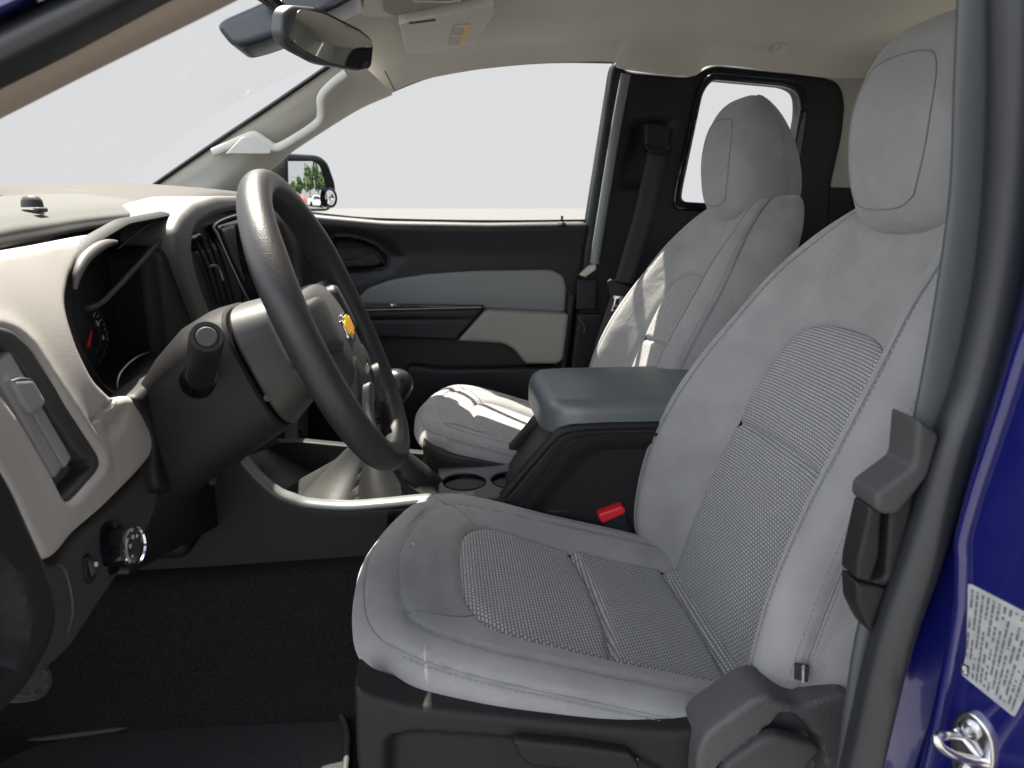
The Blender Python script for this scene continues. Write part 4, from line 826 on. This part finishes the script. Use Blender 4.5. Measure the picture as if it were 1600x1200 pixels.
    def offs(pl_, dd):   # inward offset of outline, only where it stays clean
        t = np.roll(pl_, -1, 0)-np.roll(pl_, 1, 0); nn = np.stack([-t[:, 1], t[:, 0]], 1); nn /= np.linalg.norm(nn, axis=1)[:, None]
        if not inside(pl_[:1]+nn[:1]*dd, polyf)[0]: nn = -nn
        return pl_+nn*dd
    pr = resample(polyf, .01); st_ = []
    for dd in (.0495, .0105):
        q = offs(pr, dd); x, w_ = xw(q); k = (x < .40) & (w_ < .12) & (x > -.05); idx = np.where(k)[0]
        # longest consecutive run, cyclic
        rl = [];  cur = [idx[0]]
        for a_, b_ in zip(idx[:-1], idx[1:]):
            if b_ == a_+1: cur.append(b_)
            else: rl.append(cur); cur = [b_]
        rl.append(cur)
        for c2 in rl:
            if len(c2) > 3: st_.append(CPl(q[c2], H(q[c2])+.0006))
    seams = []
    for dd in (.055, .0150):
        q = offs(pr, dd); x, w_ = xw(q); k = np.where((x < .405))[0]
        j = np.where(np.diff(k) > 1)[0]
        if len(j): k = np.r_[k[j[0]+1:], k[:j[0]+1]]
        seams.append(CPl(q[k], H(q[k])+(.0002 if dd > .03 else .0012)))
    for sg in (1, -1):
        cn = np.array(to2([(float(a+SK(a, sg*b)), sg*b) for a, b in [(-.048, .156), (-.02, .150), (.005, .136), (.032, .112)]])); cn = cr(cn, 12); seams.append(CPl(cn, H(cn)+.0005))
    # ---- backrest
    knU = np.array([0, .13, .20, .265, .40, .62])
    T = [  # z : (x,w) at centre, insert edge, crest, side seam, rear edge, rear centre
        (-.625, [(.345, 0), (.345, .150), (.335, .200), (.365, .235), (.46, .225), (.48, 0)]),
        (-.575, [(.368, 0), (.362, .148), (.335, .212), (.352, .252), (.49, .245), (.51, 0)]),
        (-.50, [(.390, 0), (.383, .148), (.335, .222), (.352, .262), (.50, .262), (.535, 0)]),
        (-.40, [(.422, 0), (.412, .140), (.350, .222), (.372, .265), (.525, .266), (.56, 0)]),
        (-.31, [(.452, 0), (.442, .127), (.385, .212), (.402, .260), (.55, .262), (.59, 0)]),
        (-.235, [(.482, 0), (.472, .116), (.425, .200), (.440, .250), (.58, .255), (.62, 0)]),
        (-.163, [(.520, 0), (.510, .106), (.470, .180), (.486, .230), (.61, .242), (.65, 0)]),
        (-.10, [(.552, 0), (.540, .100), (.510, .160), (.522, .205), (.635, .222), (.67, 0)]),
        (-.05, [(.570, 0), (.562, .092), (.545, .138), (.555, .178), (.655, .200), (.69, 0)]),
        (-.012, [(.586, 0), (.584, .080), (.577, .112), (.590, .148), (.67, .172), (.70, 0)]),
        (.012, [(.61, 0), (.610, .070), (.607, .094), (.622, .122), (.68, .140), (.705, 0)]),
        (.022, [(.64, 0), (.64, .050), (.645, .07), (.655, .09), (.685, .10), (.70, 0)])]
    zz = np.array([t[0] for t in T]); tab = np.array([t[1] for t in T])
    tab[:, 2, 0] -= .014*ss(-.62, -.5, zz)*ss(-.02, -.12, zz)
    knV = np.r_[0, np.cumsum(np.hypot(np.diff(zz), np.diff(tab[:, 0, 0])))]
    fine = cr(np.concatenate([tab.reshape(len(T), -1), zz[:, None], knV[:, None]], 1), 400)
    def S(U, Vv):
        Vv = np.clip(Vv, 0, knV[-1]); idx = np.interp(Vv, fine[:, -1], np.arange(400)); i0 = np.minimum(idx.astype(int), 398); f = (idx-i0)[:, None]
        row = fine[i0]*(1-f)+fine[i0+1]*f; z = row[:, -2]; t6 = row[:, :12].reshape(-1, 6, 2)
        t11 = np.concatenate([t6[:, :0:-1]*np.array((1, -1)), t6], 1); kn = np.r_[-knU[:0:-1], knU]
        q = np.interp(np.clip(U, kn[0], kn[-1]), kn, np.arange(11)); i = np.clip(q.astype(int), 0, 9); g_ = (q-i)[:, None]; ar = np.arange(len(U))
        p0 = t11[ar, np.maximum(i-1, 0)]; p1 = t11[ar, i]; p2 = t11[ar, i+1]; p3 = t11[ar, np.minimum(i+2, 10)]
        xwv = .5*((2*p1)+(-p0+p2)*g_+(2*p0-5*p1+4*p2-p3)*g_**2+(-p0+3*p1-3*p2+p3)*g_**3)
        return np.stack([xwv[:, 0], YD+xwv[:, 1], z+.0*U], 1)
    def NM(U, Vv):
        e = 1e-3; a = S(U+e, Vv)-S(U-e, Vv); b = S(U, Vv+e)-S(U, Vv-e); n = np.cross(a, b); n /= np.linalg.norm(n, axis=1)[:, None]+1e-9
        return n
    class SB:
        def __call__(self, V, h): 
            n = NM(V[:, 0], V[:, 1]); k = np.where(n[:, 0] > 0, 1, 1)
            c = S(np.zeros(1), np.array([.3])); sg = -1 if NM(np.zeros(1), np.array([.3]))[0][0] > 0 else 1
            return S(V[:, 0], V[:, 1])+n*sg*np.asarray(h).reshape(-1, 1)
    sbm = SB(); vz_ = lambda z: float(np.interp(z, zz, knV))
    vt = vz_(-.163); vend = knV[-1]-.001
    bi = [(-.13, .004), (.13, .004), (.13, vt-.07), (.126, vt-.02), (.105, vt+.002), (.05, vt+.012), (-.05, vt+.012), (-.105, vt+.002), (-.126, vt-.02), (-.13, vt-.07)]
    bif = np.array(fillet(bi, .03)); vs_m = vz_(-.31)
    bo = [(-.62, 0), (.62, 0), (.62, vend), (-.62, vend)]
    def brel2(V, d):
        U, v = V[:, 0], V[:, 1]; h = -.006*np.exp(-(sdist(V, bif)/.006)**2)
        for sg in (1, -1):
            h -= .003*np.exp(-((U-sg*.205)/.002)**2)*ss(.02, .08, v)+.003*np.exp(-((U-sg*.268)/.0022)**2)
            h += .0018*np.exp(-((U-sg*.263)/.0025)**2)
            h -= .0025*np.exp(-((U-sg*.128)/.0018)**2)*(v > vt)
        return h
    def brel3(V, d):
        U, v = V[:, 0], V[:, 1]; return .004*ss(0, .025, d)-.004*np.exp(-(d/.004)**2)-.010*np.exp(-((v-vs_m+.006*(U/.13)**2)/.0055)**2)
    panel('backrest', sbm, bo, FAB, s, holes=[bi], px=False, rad=.03, edge=.002, thick=0, step=.0062, relief=brel2, sharp=60)
    panel('backrest_insert', sbm, bi, WEAVE, s, px=False, rad=.03, edge=.002, thick=0, step=.005, relief=brel3, uvs=True, sharp=60, label='woven grey backrest centre')
    for U_, v0, v1 in ((-.273, .05, vend-.03), (-.258, .05, vend-.03), (-.211, .06, vend-.1)):
        vv = np.linspace(v0, v1, 60); st_.append(sbm(np.stack([np.full(60, U_), vv], 1), np.full(60, .0004)))
    stitch('stitching', st_)
    for U_ in (-.268, .268, -.205, .205):
        vv = np.linspace(.03, vend-.02, 70); seams.append(sbm(np.stack([np.full(70, U_), vv], 1), np.full(70, -.0004)))
    for U_ in (-.128, .128):
        vv = np.linspace(vt-.01, vend-.02, 30); seams.append(sbm(np.stack([np.full(30, U_), vv], 1), np.full(30, -.002)))
    for p_ in seams: tube('seam', p_, .0008, THREAD, s, n=6)
    # ---- headrest
    hr = [(-.036, .600, .655, .045), (-.032, .575, .69, .075), (-.015, .553, .712, .098), (.02, .541, .722, .113), (.06, .535, .718, .120), (.10, .534, .706, .1225), (.14, .540, .688, .119), (.175, .552, .666, .108), (.20, .566, .645, .090), (.216, .583, .628, .066), (.223, .600, .612, .03)]
    hf = cr(np.array(hr), 70); n = 96; V = []
    def HS(th, i, off=0):
        z, xf, xr, hw = hf[i]; c, s2 = math.cos(th), math.sin(th); e = .74
        cx = (xf+xr)/2; rx = (xr-xf)/2; return np.array((cx-(rx+off)*math.copysign(abs(c)**e, c), YD+(hw+off)*math.copysign(abs(s2)**(e+.04), s2), z))
    for i in range(70):
        for j in range(n): V.append(HS(2*math.pi*j/n, i))
    Fc = [(i*n+j, i*n+(j+1) % n, (i+1)*n+(j+1) % n, (i+1)*n+j) for i in range(69) for j in range(n)]+[tuple(range(n))[::-1], tuple(69*n+j for j in range(n))]
    hd_ = mk('headrest', V, Fc, FAB, s, sharp=60)
    pn = []
    idx = lambda z: int(np.argmin(abs(hf[:, 0]-z)))
    for (th, z) in [(-.50, .015), (-.32, .002), (0, -.002), (.32, .002), (.50, .015), (.60, .07), (.60, .135), (.50, .165), (.3, .174), (0, .177), (-.3, .174), (-.50, .165), (-.60, .135), (-.60, .07), (-.50, .015)]:
        pn.append((th, z))
    pn = cr(np.array(pn), 160); tube('panel_seam', [HS(a, idx(z), .0004)*.0+np.array([np.interp(z, hf[:, 0], [HS(a, k2, .0004)[c3] for k2 in range(70)]) for c3 in range(3)]) for a, z in pn], .0011, THREAD, hd_, n=6)
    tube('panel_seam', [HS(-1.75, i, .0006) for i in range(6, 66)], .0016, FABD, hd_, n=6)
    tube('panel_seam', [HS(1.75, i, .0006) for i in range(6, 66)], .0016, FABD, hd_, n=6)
    # ---- frame and shields
    box('seat_frame', (-.06, YD-.225, -.68), (.42, YD+.225, -.63), DARK, s, .02)
    loft('front_skirt', [[(-.09, YD+w_, -.475) for w_ in np.linspace(-.22, .22, 9)], [(-.098+.3*w_*w_, YD+w_, -.52) for w_ in np.linspace(-.24, .24, 9)], [(-.09+.3*w_*w_, YD+w_, -.60) for w_ in np.linspace(-.25, .25, 9)], [(-.05, YD+w_, -.66) for w_ in np.linspace(-.24, .24, 9)]], DARK, s, 14, 24)
    for sy in (-.19, .19): box('seat_rail', (-.08, YD+sy-.02, -.81), (.42, YD+sy+.02, -.6), DARK, s, .006)
    SPn = YP(.612)
    shd = [(552, 1062), (575, 1085), (640, 1104), (720, 1112), (808, 1121), (940, 1134), (1060, 1142), (1110, 1140), (1130, 1160), (1130, 1330), (570, 1330), (556, 1180)]
    rec = [(592, 1330), (596, 1160), (612, 1144), (650, 1139), (760, 1146), (900, 1158), (990, 1176), (1040, 1200), (1070, 1330)]
    panel('side_shield', SPn, shd, DARK2, s, rad=.012, edge=.008, thick=.04, step=.0042, label='dark plastic side shield', relief=lambda V, d: -.016*np.where(inside(V, SPn.pts(rec)), ss(0, .016, sdist(V, SPn.pts(rec))), 0))
    S2 = YP(.590)
    sh2 = [(1078, 1330), (1090, 1175), (1104, 1146), (1180, 1092), (1204, 1086), (1222, 1096), (1250, 1107), (1285, 1094), (1330, 1082), (1345, 1330)]
    rc2 = [(1110, 1330), (1118, 1200), (1180, 1152), (1222, 1112), (1238, 1112), (1262, 1128), (1285, 1158), (1320, 1330)]
    panel('recliner_shield', S2, sh2, mat('grained_charcoal', (.06, .058, .062), .5, 500, .9, .0012, var=.05), s, rad=.010, edge=.006, thick=.05, step=.005, relief=lambda V, d: -.020*np.where(inside(V, S2.pts(rc2)), ss(0, .007, sdist(V, S2.pts(rc2))), 0))
    S3 = YP(.582)
    panel('recliner_lever', S3, [(1120, 1235), (1135, 1196), (1195, 1154), (1215, 1150), (1278, 1166), (1284, 1176), (1262, 1200), (1262, 1330), (1120, 1330)], DARK3, s, rad=.006, edge=.005, thick=.012, step=.005)
    panel('height_lever', YP(.600), [(801, 1160), (812, 1158), (900, 1166), (985, 1178), (1000, 1196), (1000, 1215), (830, 1200), (812, 1186)], DARK2, s, rad=.005, edge=.004, thick=.018, step=.005, label='flat seat height lever')
    return s
seat = build_seat()
# sewn tag on the driver backrest only
tg = Plane(PY(1250, 1044, .617), (-.35, -1, .15))
seat['label'] = 'near driver seat in light grey cloth beside the open doorway, with small black sewn tag'
def copy_tree(o, parent=None):
    c = o.copy(); sc.collection.objects.link(c); c.parent = parent; BASE[c.name] = BASE[o.name]
    for ch in [x for x in bpy.data.objects if x.parent == o]: copy_tree(ch, c)
    return c
ps = copy_tree(seat); ps.location = seat.location+Vector((.052, .70, .005)); ps['label'] = 'far grey cloth passenger seat next to the passenger door, sun patches on its cushion'
tgp = panel('sewn_tag', tg, [(1240, 1030), (1262, 1035), (1260, 1059), (1239, 1054)], mat('tag_black', (.012, .012, .014), .7), seat, rad=.001, edge=.0005, thick=.003, step=.004, h0=.010)
textmesh('tag_print', 'COVERKING', .0033, tg, tg.pix(1252, 1045), WHITE, tgp, ang=-1.52, h=.0108)
for (a, b, dx, dy) in ((644, 849, 3, 3), (617, 903, 1, 1)):
    p_ = PZ(a, b, -.432); q_ = PZ(a+dx, b+dy, -.432); tube('lint_fleck', [p_, (p_+q_)/2+(0, 0, .001), q_+(0, .0012, 0)], .0008, WHITE, seat, n=5)
# belt buckle
bk = thing('seat_belt_buckle', 'black seat belt buckle with red release button beside the driver cushion', 'buckle', tuple(PY(980, 850, 1.11)))
b0 = PY(957, 800, 1.115); b1 = PY(1010, 905, 1.105); axb = (b1-b0)/np.linalg.norm(b1-b0)
BPn = YP(1.10)
panel('buckle_body', BPn, [(938, 812), (976, 797), (988, 830), (1000, 880), (960, 890), (945, 830)], DARK, bk, rad=.004, edge=.005, thick=.028, step=.005)
panel('release_button', BPn, [(935, 803), (972, 790), (978, 797), (976, 803), (941, 818), (936, 812)], RED, bk, rad=.003, edge=.004, thick=.022, step=.004, h0=.002)
hb = thing('seat_hinge_cover', 'dark plastic hinge cover at the far side of the driver seat', 'hinge cover', tuple(PY(1020, 880, 1.13)))
panel('cover', YP(1.125), [(985, 848), (1032, 812), (1045, 830), (1060, 900), (1010, 905)], DARK2, hb, rad=.006, edge=.006, thick=.02, step=.006)

# ================================================================== OUTSIDE MIRROR
sm_c = PY(484, 288, 2.17); SMn = np.array((.82, -.57, .02)); SM = Plane(sm_c, SMn)
mm_ = thing('side_mirror', 'black far door mirror reflecting trees and parked cars', 'side mirror', tuple(PY(484, 325, 2.17)))
panel('housing', SM, [(428, 246), (448, 239), (500, 242), (514, 252), (527, 290), (526, 312), (518, 330), (428, 330)], GLOSS, mm_, rad=.02, edge=.012, thick=.11, step=.01, h0=.0)
panel('glass', SM, [(436, 252), (488, 252), (498, 258), (506, 285), (512, 310), (512, 326), (436, 326)], MIR, mm_, rad=.012, edge=0, thick=.003, h0=.0085, step=.008, relief=lambda V, d: -((V[:, 0]-V[:, 0].mean())**2+(V[:, 1]-V[:, 1].mean())**2)/1.4)
bsc = SM(np.array([SM.pix(512, 309)]), [.007])[0]
lathe('blind_spot_rim', bsc, SMn, [(.029, 0), (.029, .004), (.025, .007), (.024, .004)], GLOSS, mm_, n=32)
lathe('blind_spot_mirror', bsc, SMn, [(.0245, .003), (.018, .0055), (.010, .0068), (0, .0073)], MIR, mm_, n=32, sharp=80)
tube('arm', [PY(440, 318, 2.05), PY(432, 322, 2.12), PY(440, 318, 2.18)], .03, GLOSS, mm_, n=10, res=8)

# ================================================================== BEHIND: seen only in the far mirror
LEAF = mat('tree_leaves', (.06, .11, .025), .7, var=.5, vs_=2.0); BARK = mat('bark', (.10, .07, .05), .9)
tdir = SMn*2*(SMn@(-sm_c/np.linalg.norm(sm_c)))*-1; vd = sm_c/np.linalg.norm(sm_c); refl = vd-2*(vd@SMn)*SMn; refl[2] = 0; refl /= np.linalg.norm(refl); sidev = np.array((-refl[1], refl[0], 0))
def tree(pos, h, wd, label):
    t = thing('tree', label, 'tree', pos, 'trees behind the lot')
    px_, py_, pz_ = pos
    tube('trunk', [(px_, py_, pz_), (px_+.1, py_, pz_+h*.4), (px_, py_+.1, pz_+h*.85)], [.22, .16, .05], BARK, t, n=8, res=8)
    V = []; Fc = []; rn = np.random.RandomState(int(abs(px_*10)) % 1000)
    for k in range(34):
        c = np.array((rn.normal(0, wd*.33), rn.normal(0, wd*.33), h*(.38+.58*rn.rand()))); c[:2] *= (1.15-c[2]/h)*1.6; rr_ = wd*.22*(.6+rn.rand()*.7)
        for q in range(90):
            d_ = rn.normal(0, 1, 3); d_ /= np.linalg.norm(d_); p = c+d_*rr_*rn.rand()**.4+np.array(pos); a = rn.normal(0, .13, 3); b = rn.normal(0, .13, 3)
            n0 = len(V); V += [p-a, p+b, p+a, p-b]; Fc.append((n0, n0+1, n0+2, n0+3))
    mk('crown', V, Fc, LEAF, t, sharp=180)
for i, (dist, off, h, wd, lb_) in enumerate([(30, 1.4, 7.2, 3.6, 'tallest leafy tree reflected in the far mirror'), (34, -2.6, 5.4, 3.0, 'middle leafy tree behind the utility pole'), (38, -5.6, 4.8, 3.0, 'shorter leafy tree near the mirror edge'), (30, 4.8, 7.6, 3.6, 'broad leafy tree left of the tallest one'), (33, 8.5, 6.8, 3.6, 'leafy tree furthest left behind the lot')]):
    p = sm_c+refl*dist+sidev*off; tree((p[0], p[1], GZ), h, wd, lb_)
up_ = thing('utility_pole', 'grey wooden utility pole with crossarms behind the parking lot', 'utility pole', tuple((sm_c+refl*27+sidev*.1)[:2])+(GZ,))
pp = sm_c+refl*27+sidev*.1
tube('pole', [(pp[0], pp[1], GZ), (pp[0], pp[1], 3.6)], .05, mat('weathered_wood', (.3, .28, .25), .9), up_, n=8)
for hh in (2.5, 3.2): tube('crossarm', [(pp[0]+sidev[0]*1.2, pp[1]+sidev[1]*1.2, hh), (pp[0]-sidev[0]*1.2, pp[1]-sidev[1]*1.2, hh)], .035, MC['weathered_wood'], up_, n=6)
for hh in (1.6, 2.5, 3.2): tube('wire', [(pp[0]+sidev[0]*9, pp[1]+sidev[1]*9, hh+.3), (pp[0], pp[1], hh), (pp[0]-sidev[0]*9, pp[1]-sidev[1]*9, hh+.3)], .02, DARK, up_, n=5, res=16)
def car(pos, col, nm, label):
    c = thing('parked_car', label, 'car', pos, 'cars parked in the lot behind'); fwd = sidev; sd = refl
    def tr_(x, y, z): return np.array(pos)+fwd*x+sd*y+np.array((0, 0, z))
    prof = [(-2.1, .35), (-2.15, .75), (-1.7, .88), (-1.1, .92), (-.5, 1.4), (.7, 1.42), (1.45, .95), (2.05, .85), (2.15, .35)]
    V = [tr_(x, y*(.75 if z > 1.2 else .88), z) for y in (-1, 1) for x, z in prof]; k = len(prof)
    Fc = [tuple(range(k)), tuple(range(k, 2*k))[::-1]]+[(i, (i+1) % k, (i+1) % k+k, i+k) for i in range(k)]
    o = mk('body', V, Fc, mat(nm, col, .3, coat=1), c); md = o.modifiers.new('b', 'BEVEL'); md.width = .08; md.segments = 3
    wv = [tr_(x, y*(.80 if z > 1.2 else .885), z) for y in (-1, 1) for x, z in [(-.95, .98), (-.48, 1.32), (.62, 1.34), (1.2, .98)]]
    mk('window', wv, [(0, 1, 2, 3), (7, 6, 5, 4), (0, 4, 5, 1), (2, 6, 7, 3)], GLOSS, c)
    for x in (-1.35, 1.35):
        for y in (-1, 1): lathe('wheel', tr_(x, y*.80, .33), sd*y, [(.32, 0), (.33, .02), (.33, .16), (.2, .18), (0, .18)], GLOSS, c, n=20)
for d_, off, col, nm, lb_ in ((20, 2.4, (.6, .6, .6), 'car_white', 'white car parked in the lot behind'), (21, -2.4, (.45, .03, .03), 'car_red', 'red car parked in the lot behind'), (24, 7.0, (.25, .3, .35), 'car_slate', 'slate coloured car parked in the lot behind')):
    p = sm_c+refl*d_+sidev*off; car((p[0], p[1], GZ), col, nm, lb_)
